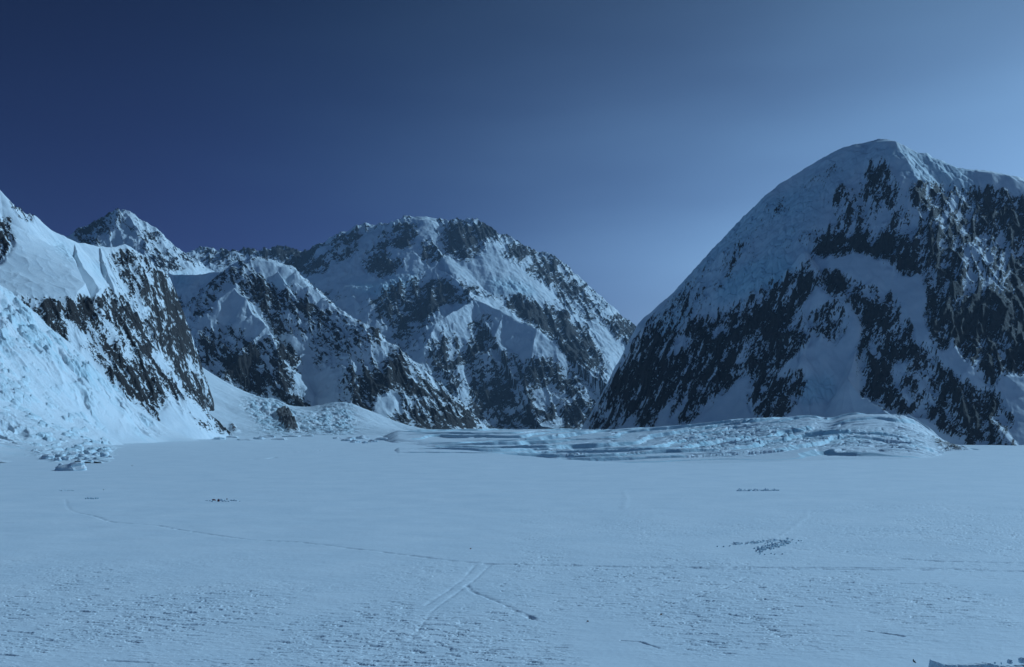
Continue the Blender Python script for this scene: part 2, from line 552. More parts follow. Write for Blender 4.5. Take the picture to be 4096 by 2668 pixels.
A_ice = [
    (.25, [(3300, 620), (3540, 560), (3560, 640), (3440, 660), (3330, 780), (3250, 930), (3240, 1000), (3060, 1120), (2700, 1280), (2600, 1280), (2960, 890)]),
    (.7, [(2960, 1060), (3110, 1010), (3200, 1060), (3120, 1120), (2960, 1190), (2860, 1220), (2880, 1130)]),
    (.5, [(2890, 940), (3060, 780), (3200, 760), (3300, 740), (3240, 830), (3180, 870), (3060, 880), (2950, 980), (2860, 1030), (2700, 1180), (2680, 1180)]),
    (.5, [(3120, 930), (3200, 880), (3180, 950), (3140, 1010), (3060, 1000)]),
    (.45, [(2600, 1300), (2760, 1240), (2720, 1290), (2680, 1330), (2640, 1320)]),
    (.4, [(3500, 580), (3620, 590), (3900, 680), (3860, 720), (3760, 720), (3660, 640), (3560, 640)]),
    (.35, [(3580, 660), (3680, 650), (3780, 700), (3900, 720), (3900, 780), (3780, 760), (3640, 720)]),
    (.5, [(3200, 1500), (3330, 1500), (3350, 1580), (3200, 1620)]),
]
A_rock = [(min(v + .05, 1) if v > .25 else v, p) for v, p in A_rock]
mountain('mountain', 'dark shaded mountain filling the right side, snow dome on top and black rock below', 2240, 4330, 2850, 4560, 2.2, 2.4,
         A_ridges, A_rock, 0.0, theta=1.08, ext=(0, 80), ice=A_ice, cut=([((565, 4700), (565, 3400))], 0.75), crag=(60, 15), flute=(-0.45, 52, 24), seed=3, ice_rough=14)

# far mountain ---------------------------------------------------------
B_ridges = [
    ([(1700, 862, 11800), (1640, 865, 11850), (1560, 880, 11900), (1450, 890, 12000), (1400, 910, 12050), (1340, 950, 12150), (1300, 985, 12250), (1262, 1006, 12350),
      (1230, 1003, 12300), (1200, 1000, 12300), (1100, 986, 12200), (1000, 992, 12100), (900, 995, 12000), (830, 990, 11950), (780, 1000, 11900), (700, 1060, 11900)], .95, 1.2, (220, .45)),
    ([(1700, 862, 11800), (1760, 868, 11800), (1830, 870, 11800), (1880, 868, 11850), (1930, 890, 11900), (2000, 930, 12000), (2080, 968, 12100), (2150, 988, 12200),
      (2200, 1030, 12300), (2250, 1070, 12350), (2300, 1130, 12450), (2370, 1190, 12550), (2450, 1250, 12650), (2550, 1310, 12800), (2600, 1360, 12900), (2750, 1500, 13100)], 1.2, .95, (200, .5)),
    ([(1720, 930, 11500), (1750, 980, 11200), (1740, 1060, 10900), (1850, 1130, 10500), (1890, 1185, 10200), (2010, 1246, 9950), (2060, 1265, 9850), (2150, 1290, 9700),
      (2200, 1342, 9600), (2300, 1430, 9500), (2400, 1540, 9400), (2480, 1640, 9300)], .75, 1.0),
    ([(2215, 1350, 9600), (2260, 1460, 9350), (2330, 1540, 9150), (2380, 1620, 9000), (2360, 1700, 8850)], 1.0, 1.0),
    ([(1740, 1060, 10900), (1640, 1100, 10700), (1540, 1120, 10600), (1480, 1145, 10600), (1380, 1140, 10700)], .9, 1.3),
    ([(1270, 1010, 12300), (1290, 1090, 11800), (1280, 1150, 11400)], .8, .9),
    ([(1890, 1190, 10180), (1830, 1240, 9900), (1740, 1290, 9600), (1700, 1380, 9300), (1800, 1500, 9000), (1850, 1600, 8800)], 1.0, 1.0),
    ([(2020, 1250, 9950), (1960, 1380, 9500), (1920, 1500, 9200), (1960, 1620, 8900), (2020, 1710, 8700)], 1.0, 1.0),
    ([(2150, 1300, 9650), (2120, 1450, 9250), (2150, 1600, 8900), (2190, 1700, 8700)], 1.0, 1.0),
]
B_rock = [
    (.0, [(1262, 1015), (1330, 1040), (1400, 1000), (1500, 920), (1600, 900), (1700, 880), (1740, 900), (1780, 1000), (1740, 1080), (1600, 1105), (1500, 1140), (1300, 1140), (1240, 1100)]),
    (.62, [(1290, 990), (1400, 908), (1480, 885), (1600, 872), (1590, 885), (1480, 905), (1420, 950), (1425, 1020), (1350, 1045), (1330, 1010)]),
    (.66, [(1440, 1040), (1480, 980), (1540, 920), (1640, 870), (1680, 900), (1640, 980), (1600, 1000), (1550, 960), (1545, 1030), (1630, 1042), (1600, 1080), (1540, 1112), (1470, 1085)]),
    (.78, [(1665, 1000), (1720, 950), (1780, 1010), (1745, 1045), (1700, 1050)]),
    (.7, [(1740, 890), (1830, 866), (1900, 900), (1940, 1000), (1900, 1040), (1850, 1045), (1790, 990), (1760, 940)]),
    (.02, [(1660, 880), (1700, 862), (1735, 880), (1780, 980), (1720, 940), (1690, 980)]),
    (.62, [(1880, 862), (2000, 925), (2080, 962), (2150, 983), (2250, 1060), (2370, 1180), (2450, 1240), (2600, 1340), (2600, 1420), (2500, 1400), (2400, 1330),
           (2280, 1230), (2180, 1130), (2100, 1060), (1990, 1000), (1940, 950)]),
    (.2, [(1930, 930), (2000, 960), (2040, 1040), (1980, 1010)]),
    (.03, [(1780, 1020), (1860, 1050), (1940, 1005), (2030, 1050), (2130, 1100), (2210, 1205), (2150, 1195), (2060, 1170), (2000, 1240), (1890, 1190), (1850, 1130), (1760, 1050)]),
    (.6, [(1800, 1080), (1840, 1110), (1920, 1150), (2000, 1190), (1980, 1200), (1900, 1170)]),
    (.82, [(2000, 1185), (2150, 1200), (2280, 1250), (2380, 1340), (2420, 1480), (2300, 1450), (2200, 1340), (2060, 1255)]),
    (.05, [(2370, 1270), (2430, 1310), (2490, 1370), (2480, 1400), (2420, 1380), (2370, 1330)]),
    (.1, [(2380, 1220), (2440, 1240), (2500, 1280), (2440, 1280)]),
    (.7, [(1480, 1190), (1540, 1150), (1700, 1095), (1850, 1140), (1900, 1190), (1780, 1220), (1700, 1290), (1560, 1300), (1520, 1250)]),
    (.3, [(1550, 1300), (1700, 1300), (1760, 1350), (1650, 1380), (1640, 1450), (1600, 1420)]),
    (.02, [(2010, 1250), (2150, 1290), (2215, 1355), (2190, 1420), (2090, 1430), (2000, 1390), (1970, 1320)]),
    (.1, [(1830, 1210), (1890, 1190), (1940, 1230), (1860, 1260), (1800, 1290)]),
    (.58, [(1750, 1330), (1860, 1260), (1960, 1280), (1980, 1400), (2090, 1440), (2200, 1430), (2300, 1450), (2420, 1500), (2440, 1600), (2360, 1700), (2300, 1720), (1960, 1720), (1840, 1600), (1700, 1450)]),
    (.04, [(2200, 1350), (2230, 1350), (2270, 1440), (2330, 1480), (2300, 1490), (2230, 1440)]),
    (.02, [(1740, 1280), (1790, 1330), (1850, 1440), (1885, 1600), (1850, 1640), (1830, 1440)]),
    (.05, [(1840, 1240), (1800, 1330), (1870, 1400), (1900, 1340)]),
    (.0, [(1830, 1630), (1900, 1650), (1990, 1740), (1900, 1740)]),
    (.0, [(2350, 1700), (2420, 1600), (2480, 1600), (2420, 1740)]),
    (.68, [(780, 985), (1000, 980), (1100, 975), (1262, 1000), (1300, 1010), (1310, 1080), (1200, 1090), (1120, 1040), (960, 1020), (880, 1050), (800, 1040)]),
]
B_ice = [
    (.6, [(1380, 1130), (1480, 1140), (1560, 1115), (1680, 1090), (1660, 1130), (1580, 1150), (1560, 1190), (1500, 1180), (1420, 1160)]),
    (.45, [(1960, 1120), (2050, 1110), (2150, 1160), (2130, 1190), (2030, 1170), (1960, 1160)]),
]
B_rock = [(min(v + .10, 1) if v > .25 else v, p) for v, p in B_rock]
mountain('mountain', 'far hazy broad summit in the middle with rock bands and hanging snow', 690, 2760, 8600, 12400, 2.3, 6.6,
         B_ridges, B_rock, 0.18, theta=0.5, ice=B_ice, flute=(0.35, 120, 52), seed=21, warp=26, big=(600, 60), crag=(170, 27),
         ice_rough=28, z0=-60, apron=130, grain=22)

# pyramid in the middle distance -----------------------------------------
C_ridges = [
    ([(965, 1028, 6200), (900, 1062, 6200), (870, 1092, 6200), (830, 1140, 6180), (790, 1210, 6120), (750, 1290, 6050), (700, 1370, 6000)], 1.1, 1.3),
    ([(965, 1028, 6200), (1010, 1026, 6230), (1090, 1035, 6260), (1140, 1055, 6250), (1190, 1090, 6200), (1240, 1135, 6130), (1300, 1190, 6050), (1400, 1262, 5900),
      (1470, 1308, 5750), (1560, 1370, 5750), (1640, 1435, 5760), (1720, 1505, 5780), (1800, 1580, 5800), (1870, 1655, 5800), (1908, 1712, 5780)], 1.3, 1.05, (60, .4)),
    ([(965, 1030, 6200), (925, 1150, 5950), (985, 1195, 5850), (1010, 1250, 5760), (1080, 1315, 5640), (1110, 1400, 5500), (1120, 1500, 5350), (1180, 1580, 5200), (1222, 1645, 5080)], 1.05, 1.05),
    ([(1470, 1308, 5750), (1466, 1380, 5620), (1440, 1470, 5480), (1420, 1550, 5340), (1395, 1620, 5220), (1375, 1710, 5080)], .95, 1.2),
    ([(1650, 1440, 5740), (1660, 1560, 5550), (1690, 1660, 5380), (1720, 1735, 5250)], .9, 1.2),
    ([(930, 1150, 5940), (870, 1200, 5850), (860, 1300, 5700), (800, 1400, 5550), (770, 1460, 5450)], 1.05, 1.05),
    ([(1060, 1310, 5650), (960, 1400, 5480), (900, 1490, 5350)], 1.1, 1.1),
    ([(1110, 1080, 6120), (1180, 1180, 5980), (1250, 1280, 5850), (1290, 1340, 5760)], 1.1, 1.1),
]
C_rock = [
    (.52, [(820, 1150), (900, 1060), (960, 1035), (1010, 1070), (1060, 1100), (1090, 1170), (1150, 1290), (1260, 1330), (1130, 1330), (1060, 1250), (1000, 1190), (920, 1120), (850, 1150)]),
    (.55, [(1060, 1110), (1160, 1150), (1220, 1140), (1240, 1200), (1350, 1270), (1440, 1270), (1450, 1300), (1350, 1290), (1150, 1290), (1090, 1180)]),
    (.0, [(965, 1025), (1090, 1034), (1150, 1055), (1215, 1120), (1200, 1140), (1100, 1140), (1060, 1110), (1020, 1060)]),
    (.1, [(1170, 1085), (1260, 1160), (1400, 1268), (1470, 1310), (1430, 1300), (1290, 1220), (1200, 1150)]),
    (.35, [(1250, 1130), (1330, 1160), (1470, 1270), (1530, 1330), (1440, 1270), (1340, 1200)]),
    (.05, [(870, 1190), (920, 1130), (960, 1150), (1010, 1250), (1060, 1300), (1050, 1350), (930, 1310), (850, 1260)]),
    (.1, [(1000, 1180), (1090, 1330), (1130, 1380), (1060, 1310)]),
    (.5, [(720, 1380), (850, 1290), (1000, 1330), (1100, 1360), (1120, 1420), (1050, 1500), (870, 1500), (760, 1460)]),
    (.85, [(880, 1440), (1000, 1380), (1060, 1420), (1000, 1470), (890, 1500)]),
    (.1, [(690, 1400), (760, 1300), (850, 1240), (870, 1280), (780, 1370), (720, 1460)]),
    (.64, [(1080, 1300), (1130, 1320), (1200, 1450), (1190, 1510), (1230, 1650), (1190, 1660), (1120, 1590), (1080, 1560), (960, 1530), (950, 1500), (1050, 1480), (1090, 1420)]),
    (.9, [(1130, 1560), (1210, 1590), (1225, 1645), (1180, 1640)]),
    (.05, [(1040, 1430), (1080, 1370), (1090, 1420), (1040, 1480)]),
    (.0, [(1110, 1320), (1160, 1320), (1220, 1380), (1205, 1430), (1150, 1380)]),
    (.42, [(1210, 1280), (1380, 1290), (1420, 1330), (1450, 1400), (1400, 1560), (1370, 1580), (1360, 1530), (1400, 1450), (1300, 1480), (1230, 1480), (1280, 1400), (1230, 1380)]),
    (.02, [(1205, 1390), (1270, 1400), (1240, 1470), (1300, 1480), (1360, 1470), (1350, 1540), (1360, 1590), (1300, 1620), (1230, 1590), (1200, 1480)]),
    (.56, [(1470, 1300), (1560, 1360), (1640, 1440), (1720, 1500), (1800, 1570), (1915, 1700), (1890, 1740), (1700, 1750), (1380, 1740), (1380, 1650), (1420, 1550), (1460, 1400)]),
    (.8, [(1440, 1500), (1520, 1460), (1600, 1430), (1640, 1500), (1590, 1560), (1500, 1570), (1430, 1550)]),
    (.76, [(1700, 1550), (1790, 1570), (1915, 1705), (1700, 1750), (1660, 1640)]),
    (.08, [(1490, 1570), (1580, 1560), (1600, 1630), (1560, 1650), (1600, 1735), (1520, 1735), (1480, 1650)]),
    (.22, [(1475, 1320), (1620, 1410), (1560, 1430), (1470, 1400)]),
    (.12, [(1620, 1430), (1720, 1500), (1690, 1510), (1640, 1480)]),
]
C_rock = [(min(v + .09, 1) if v > .25 else v, p) for v, p in C_rock]
mountain('mountain', 'rocky snow pyramid left of centre, its long ridge running down to the glacier', 640, 1960, 4950, 6300, 2.1, 3.2,
         C_ridges, C_rock, 0.4, theta=-0.6, ice=[(.5, [(1060, 1120), (1160, 1115), (1150, 1140), (1080, 1140)])], flute=(0.55, 64, 24), seed=33,
         warp=20, big=(300, 36), crag=(80, 15), z0=-30, apron=50, grain=20)

# left far peak with the snow saddle -----------------------------------------
D_ridges = [
    ([(490, 831, 8500), (450, 850, 8520), (400, 858, 8540), (340, 882, 8560), (300, 910, 8600), (262, 948, 8640), (150, 1050, 8700)], 1.0, 1.3),
    ([(490, 831, 8500), (520, 838, 8500), (570, 872, 8520), (620, 905, 8560), (680, 950, 8600), (740, 990, 8680), (770, 1020, 8720), (800, 1055, 8740), (860, 1085, 8800), (960, 1110, 8850)], 1.3, .95),
    ([(500, 840, 8480), (550, 900, 8300), (590, 980, 8120), (640, 1070, 7950), (660, 1130, 7850)], 1.0, 1.05),
    ([(560, 1100, 7750), (640, 1080, 7800), (700, 1098, 7750), (790, 1096, 7650), (900, 1085, 7600)], .35, 1.3),
    ([(620, 1180, 7300), (700, 1230, 7200), (740, 1300, 7100), (720, 1400, 6950)], 1.0, 1.0),
]
D_rock = [
    (.62, [(262, 940), (340, 878), (450, 845), (490, 835), (510, 880), (460, 900), (440, 980), (300, 975)]),
    (.0, [(480, 835), (520, 840), (560, 870), (520, 880), (505, 870)]),
    (.25, [(500, 870), (560, 880), (580, 960), (560, 990), (470, 1000), (430, 960), (470, 900)]),
    (.5, [(555, 870), (600, 930), (680, 1010), (740, 1070), (700, 1090), (620, 1040), (560, 980), (590, 960)]),
    (.35, [(560, 870), (680, 950), (800, 1055), (760, 1070), (640, 990), (580, 910)]),
    (.6, [(700, 950), (770, 1010), (790, 1050), (740, 1020)]),
    (.0, [(640, 1090), (720, 1075), (790, 1075), (960, 1070), (930, 1190), (760, 1190), (700, 1180)]),
    (.4, [(620, 1190), (800, 1185), (830, 1200), (760, 1300), (700, 1400), (620, 1380)]),
]
mountain('mountain', 'pointed distant peak at left behind the snow ridge, with snow saddle to its right', 130, 1010, 6900, 8850, 2.2, 5.0,
         D_ridges, D_rock, 0.3, theta=-0.75, ice=[(.6, [(690, 1098), (760, 1098), (740, 1150), (710, 1150)])], flute=(0.6, 90, 32), seed=44,
         warp=30, big=(420, 60), crag=(120, 24), z0=-30, apron=80, grain=18)

# left mountain ---------------------------------------------------------------
E_ridges = [
    ([(-2200, 500, 2900), (-1000, 450, 3050), (-260, 560, 3200), (0, 757, 3300), (30, 795, 3330), (75, 825, 3360), (150, 872, 3430), (210, 920, 3500), (265, 952, 3560), (310, 968, 3640), (340, 968, 3680), (400, 986, 3760),
      (460, 984, 3830), (495, 973, 3880), (560, 1010, 3950), (610, 1045, 4000), (650, 1075, 4040), (692, 1102, 4080), (704, 1150, 4080), (706, 1190, 4060)], 1.2, 1.15),
    ([(706, 1190, 4060), (660, 1240, 3980), (640, 1310, 3900), (630, 1380, 3820), (670, 1440, 3700), (710, 1490, 3600), (770, 1540, 3500), (835, 1600, 3440), (885, 1650, 3400), (928, 1728, 3360)], 1.5, 1.1),
    ([(400, 990, 3740), (430, 1080, 3620), (470, 1200, 3520), (520, 1320, 3430), (590, 1440, 3340), (690, 1560, 3250), (780, 1680, 3150)], 1.4, 1.25),
    ([(290, 965, 3600), (330, 1060, 3400), (395, 1140, 3280), (440, 1250, 3200), (500, 1380, 3120), (580, 1520, 3030), (650, 1640, 2950), (700, 1710, 2880)], 1.2, 1.2),
    ([(-1500, 1150, 2300), (-500, 1160, 2500), (0, 1175, 2640), (60, 1180, 2640), (160, 1186, 2680), (230, 1196, 2740), (300, 1186, 2800), (370, 1200, 2850), (400, 1150, 3000)], 1.2, 1.2),
    ([(300, 1190, 2800), (340, 1330, 2760), (420, 1450, 2740), (520, 1560, 2740), (640, 1700, 2740)], 1.1, 1.1),
]
E_base = [(0, 1170, 2700), (150, 1150, 2800), (300, 1150, 2900), (420, 1150, 3080), (0, 1050, 2950), (150, 1040, 3050), (280, 1040, 3200), (60, 900, 3220), (200, 980, 3350), (320, 1010, 3450),
          (120, 960, 3180)]
E_bw = ()
E_lim = [((-1357, 2650), (-1201, 2860), 1.25), ((-1201, 2860), (-1290, 3010), 2.6), ((-1290, 3010), (-1560, 4000), 2.6), ((-1500, 3500), (-2500, 3000), 0.8)]
E_rock = [
    (.8, [(-160, 860), (60, 880), (60, 960), (20, 1030), (0, 1045), (-160, 1060)]),
    (.75, [(20, 780), (50, 805), (145, 872), (135, 887), (80, 862), (40, 812)]),
    (.6, [(440, 1005), (530, 1000), (600, 1040), (670, 1090), (702, 1130), (702, 1200), (650, 1180), (600, 1100), (530, 1050), (460, 1050)]),
    (.7, [(320, 1040), (350, 1050), (410, 1130), (405, 1155), (340, 1085)]),
    (.60, [(400, 1000), (470, 1060), (600, 1080), (760, 1180), (770, 1300), (790, 1370), (830, 1440), (890, 1500), (930, 1590), (960, 1640), (985, 1745), (800, 1710), (700, 1720), (650, 1735), (480, 1560),
           (330, 1400), (130, 1250), (60, 1185), (150, 1185), (260, 1190), (360, 1200), (420, 1180), (410, 1100)]),
    (.2, [(400, 1000), (440, 1010), (470, 1100), (520, 1200), (480, 1180), (420, 1120), (380, 1030)]),
    (.28, [(490, 1080), (560, 1130), (640, 1290), (600, 1290), (540, 1210)]),
    (.74, [(440, 1210), (520, 1230), (600, 1370), (700, 1470), (660, 1580), (560, 1530), (500, 1470), (430, 1400), (480, 1350)]),
    (.74, [(60, 1190), (250, 1198), (280, 1310), (320, 1400), (200, 1310), (130, 1250)]),
    (.95, [(285, 1190), (350, 1192), (395, 1290), (300, 1295)]),
    (.12, [(375, 1200), (430, 1260), (520, 1370), (550, 1420), (480, 1380), (400, 1280)]),
    (.15, [(270, 1290), (330, 1310), (370, 1400), (420, 1480), (350, 1420)]),
    (.12, [(600, 1400), (640, 1400), (700, 1480), (740, 1560), (690, 1520)]),
    (.85, [(560, 1450), (660, 1470), (700, 1560), (690, 1700), (640, 1620), (600, 1560)]),
    (.85, [(860, 1590), (900, 1620), (928, 1728), (890, 1710), (830, 1640)]),
    (.08, [(540, 1600), (640, 1640), (680, 1580), (720, 1640), (760, 1690), (860, 1730), (700, 1740), (650, 1735), (600, 1680)]),
    (.1, [(700, 1560), (760, 1580), (830, 1640), (870, 1710), (780, 1680)]),
    (.85, [(570, 1620), (620, 1650), (650, 1725), (600, 1690)]),
    (.0, [(20, 890), (150, 880), (300, 980), (380, 1060), (440, 1150), (400, 1180), (0, 1180), (0, 1050), (60, 970)]),
]
mountain('mountain', 'left mountain with smooth snow shoulder above steep black rock ribs', -170, 945, 2600, 4120, 2.0, 2.3,
         E_ridges, E_rock, 0.0, theta=-0.95, ext=(70, 0), base=E_base, base_lim=E_lim, cut=([((-985, 3370), (-1190, 3440)), ((-1190, 3440), (-1400, 3745)), ((-1400, 3745), (-1400, 4200))], 2.2), ice=[(.35, [(190, 950), (260, 970), (330, 1060), (400, 1050), (440, 1130), (340, 1060), (280, 1040)])],
         flute=(0.65, 44, 17), seed=55, warp=9, big=(180, 20), crag=(46, 9), z0=-30, apron=30, grain=26)


# ------------------------------------------------------------------ snowfields and glacier ice
def terrain_mat(name, s=1.0, ice_col=((0.36, 0.62, 0.72), (0.66, 0.81, 0.87)), bump=0.5, rough_bump=None):
    t = NT(name)
    ns = t.noise(0.03 * s, 5, 0.6)
    a = t.ramp(ns, [(0.25, (0.76, 0.80, 0.84)), (0.75, (0.88, 0.90, 0.92))])
    ice = t.mix(t.noise(0.25 * s, 5, 0.7), *ice_col)
    rk = t.ramp(t.noise(0.5 * s, 5, 0.7), [(0.3, (0.05, 0.045, 0.045)), (0.7, (0.11, 0.095, 0.085))])
    c = t.mix(t.attr('ice'), a, ice)
    t.l(t.mix(t.attr('rock'), c, rk), t.b.inputs['Base Color'])
    t.b.inputs['Roughness'].default_value = 0.7
    t.b.inputs['Specular IOR Level'].default_value = 0.3
    h = t.noise(0.45 * s, 8, 0.72, stretch=(1, 2.2, 1))
    t.bump(h, bump / s, 0.8)
    return t.m


def interp_u(u, pts):
    return np.interp(u, [p[0] for p in pts], [p[1] for p in pts]).astype(f4)


CREST = [(-800, 1835), (0, 1815), (300, 1790), (600, 1757), (900, 1745), (1200, 1745), (1400, 1752), (1650, 1780), (1800, 1795), (2000, 1815), (2200, 1835), (2500, 1852),
         (2800, 1857), (3000, 1851), (3300, 1842), (3500, 1827), (3700, 1810), (3860, 1801), (4096, 1799), (4900, 1799)]


def snow_floor():
    k_ = np.cumsum(4.0 * 1.12 ** np.arange(56))
    us = np.concatenate([(-260 - k_)[::-1], np.arange(-260, 4360, 3.0), 4360 + k_])
    vs_ = [9000.0, 6500.0, 5200.0, 4400.0, 3900.0, 3600.0, 3400.0, 3250.0, 3120.0, 3020.0, 2940.0, 2880.0, 2830.0, 2790.0, 2760.0, 2740.0, 2720.0]
    while vs_[-1] > 1716:
        vs_.append(vs_[-1] - 1.15)
    Ds = [CZ * F / (v - HZ) for v in vs_]
    st = Ds[-1] - Ds[-2]
    while Ds[-1] < 15000:
        st *= 1.06
        Ds.append(Ds[-1] + st)
    Ds = np.array(Ds)
    U, Y = np.meshgrid(us, Ds)
    X = Y * (U - W / 2) / F
    V = HZ + CZ * F / Y
    Dc = CZ * F / (interp_u(us, CREST) - HZ)
    over = np.maximum(0, Y - Dc[None, :])
    z = -0.13 * (np.sqrt(over ** 2 + 60 ** 2) - 60) * sstep(us, 1500, 1850)[None, :]
    z = np.maximum(z, -22)
    far = sstep(Y, 900, 2500)
    z = z + fbm(X / 260, Y / 200, 3, 81) * (0.9 + 2.4 * far) + fbm(X / 45, Y / 30, 3, 82) * 0.22 + fbm(X / 17, Y / 11, 3, 83) * 0.16
    R = sample(paint(ROUGH, 0.05, 14), U, V)
    R = R * np.clip(0.85 + 1.0 * fbm(X / 38, Y / 60, 3, 90), 0.1, 1.3)
    # wind-carved crust: small scarps lying across the view
    fade = 1 / (1 + (Y / 1100) ** 2)
    yy = Y + 0.16 * X
    n1 = fbm(X / 6.5, yy / 2.2, 5, 91, 0.60)
    n2 = fbm(X / 2.4, yy / 1.1, 4, 92, 0.6)
    z = z + (0.20 * sstep(n1, 0.06, 0.12) + 0.07 * sstep(n2, 0.12, 0.20) + 0.04 * n1) * np.clip(R, 0, 1.3) * (0.4 + 0.6 * fade)
    pits = sstep(fbm(X / 8.0, yy / 1.9, 4, 97, 0.6), 0.25, 0.35)
    z = z - 0.42 * pits * sstep(R, 0.2, 0.7)
    z = z + fbm(X / 1.6, Y / 2.2, 3, 95) * 0.035
    for dep, wid, jit, pts in TRACKS:
        for (u1, v1), (u2, v2) in zip(pts[:-1], pts[1:]):
            a, b = ground(u1, v1), ground(u2, v2)
            dx, dy = b[0] - a[0], b[1] - a[1]
            m = (U > min(u1, u2) - 30) & (U < max(u1, u2) + 30) & (V > min(v1, v2) - 12) & (V < max(v1, v2) + 12)
            xs, ys = X[m], Y[m]
            t = ((xs - a[0]) * dx + (ys - a[1]) * dy) / (dx * dx + dy * dy)
            ok = (t >= 0) & (t < 1)
            d = np.hypot(xs - a[0] - t * dx, ys - a[1] - t * dy) + fbm(xs / 7, ys / 7, 2, 77) * jit
            pt = np.clip(0.8 + 1.2 * fbm(xs / 4, ys / 4, 3, 78), 0.0, 1.4)
            z[m] -= np.where(ok, dep * np.exp(-(d / wid) ** 2) * pt, 0)
    mat = terrain_mat('snow_mat', 1.0, bump=0.10)
    nt = np.zeros_like(z)
    o = grid_mesh('snowfield', X, Y, z, mat, {'rock': nt, 'ice': nt})
    tag(o, 'wide wind-crusted snow plain across the foreground', kind='structure')


ROUGH = [
    (.45, [(-200, 2250), (1500, 2230), (2048, 2230), (2048, 2668), (-200, 2720)]),
    (.7, [(-200, 2400), (1600, 2400), (1700, 2720), (-200, 2720)]),
    (.95, [(500, 2430), (1500, 2500), (2100, 2480), (2420, 2560), (2350, 2720), (1600, 2720), (600, 2560)]),
    (.55, [(2048, 2060), (3600, 2000), (4300, 2020), (4300, 2290), (2048, 2290)]),
    (.75, [(3300, 2080), (4300, 2060), (4300, 2240), (3500, 2230)]),
    (.8, [(2048, 2290), (4300, 2290), (4300, 2560), (2048, 2640)]),
    (.05, [(2250, 2150), (2900, 2180), (2950, 2210), (2300, 2220)]),
    (.05, [(3150, 2210), (3700, 2210), (3720, 2265), (3200, 2250)]),
    (.05, [(3500, 2300), (4300, 2280), (4300, 2330), (3600, 2335)]),
    (.1, [(2900, 2430), (3500, 2440), (4300, 2470), (4300, 2500), (3100, 2500)]),
    (1.0, [(2520, 2510), (3200, 2500), (3500, 2530), (3300, 2580), (2600, 2600)]),
    (1.0, [(3350, 2330), (3900, 2350), (4100, 2420), (3600, 2430)]),
    (.03, [(2250, 2490), (2500, 2480), (2600, 2620), (3400, 2590), (4300, 2560), (4300, 2720), (2400, 2720)]),
    (.05, [(1600, 2480), (1800, 2330), (1960, 2260), (2000, 2290), (1900, 2350), (1700, 2500)]),
]
TRACKS = [
    (.14, 1.0, .6, [(262, 1996), (266, 2020), (280, 2040), (310, 2050)]),
    (.33, 1.0, .6, [(310, 2050), (380, 2065), (430, 2085), (470, 2092), (640, 2103), (740, 2122), (860, 2140), (1000, 2160), (1200, 2170), (1400, 2195),
                   (1600, 2220), (1800, 2245), (1930, 2256)]),
    (.3, .9, .4, [(-100, 2091), (200, 2094), (430, 2094)]),
    (.6, 1.0, .7, [(1930, 2256), (2200, 2260), (2400, 2264), (2700, 2273), (3000, 2277), (3300, 2274), (3600, 2279), (3800, 2276), (4200, 2282)]),
    (.6, .9, .8, [(2600, 2268), (3000, 2271), (3400, 2269), (3700, 2271), (3950, 2274)]),
    (.6, .9, .6, [(3560, 2230), (3800, 2243), (4200, 2250)]),
    (.16, .6, .5, [(1960, 2262), (1890, 2325), (1800, 2390), (1730, 2440), (1640, 2560)]),
    (.14, .6, .5, [(1900, 2262), (1850, 2320), (1780, 2370), (1700, 2420)]),
    (.24, .6, .5, [(1870, 2342), (1880, 2362), (1930, 2382), (2000, 2410), (2060, 2440), (2145, 2476)]),
    (.2, .5, .3, [(2048, 2448), (2100, 2462), (2145, 2480)]),
    (-.12, 1.4, .6, [(3230, 2035), (3225, 2065), (3170, 2110), (3100, 2155), (3060, 2180)]),
    (-.15, 2.0, .8, [(2495, 1960), (2505, 1990), (2495, 2035)]),
    (.9, 3.0, 1.0, [(1070, 1791), (1110, 1787), (1150, 1783)]),
    (1.1, 3.0, 1.0, [(1130, 1808), (1200, 1806), (1295, 1800)]),
    (1.6, 3.0, 1.0, [(1005, 1836), (1045, 1835)]),
    (1.6, 3.0, 1.0, [(1065, 1834), (1105, 1829)]),
    (.35, 1.2, .5, [(960, 2003), (1100, 2006), (1300, 2008)]),
    (.25, 1.2, .5, [(2250, 2000), (2600, 1990), (3000, 1985), (3500, 1960), (4200, 1945)]),
    (.6, .35, .3, [(3440, 2524), (3540, 2538), (3620, 2552)]),
    (.5, .35, .3, [(2480, 2562), (2560, 2568), (2640, 2594)]),
    (.5, .35, .3, [(2880, 2455), (2960, 2466), (3040, 2484)]),
    (.18, .6, .5, [(2990, 2308), (2900, 2352), (2780, 2390), (2560, 2450)]),
    (.15, .7, .6, [(3720, 2240), (3500, 2222), (3300, 2205)]),
    (.2, .5, .3, [(2050, 2440), (2100, 2455), (2150, 2478)]),
    (.4, .35, .3, [(420, 2640), (520, 2644), (620, 2650)]),
    (.4, .5, .3, [(3600, 2336), (3700, 2337)]),
]
snow_floor()


def ice_terrain(name, label, u0, u1, D0, D1, du, dD, base, detail, mat, drop=-35, kind='structure', cat=None, ext=(0, 0)):
    us = np.arange(u0, u1 + du, du)
    k_ = np.cumsum(du * 1.05 ** np.arange(120))
    us = np.concatenate([(us[0] - k_[:ext[0]])[::-1], us, us[-1] + k_[:ext[1]]])
    Ds = np.arange(D0, D1, dD)
    U, Y = np.meshgrid(us, Ds)
    X = Y * (U - W / 2) / F
    z = base(X, Y) if callable(base) else rbf(base)(X, Y)
    V0 = HZ - (z - CZ) / Y * F
    z, ice, rock = detail(X, Y, U, V0, z)
    o = grid_mesh(name, X, Y, z, mat, {'ice': np.clip(ice, 0, 1), 'rock': np.clip(rock, 0, 1)}, keep=z > drop)
    tag(o, label, cat, kind=kind)
    return o


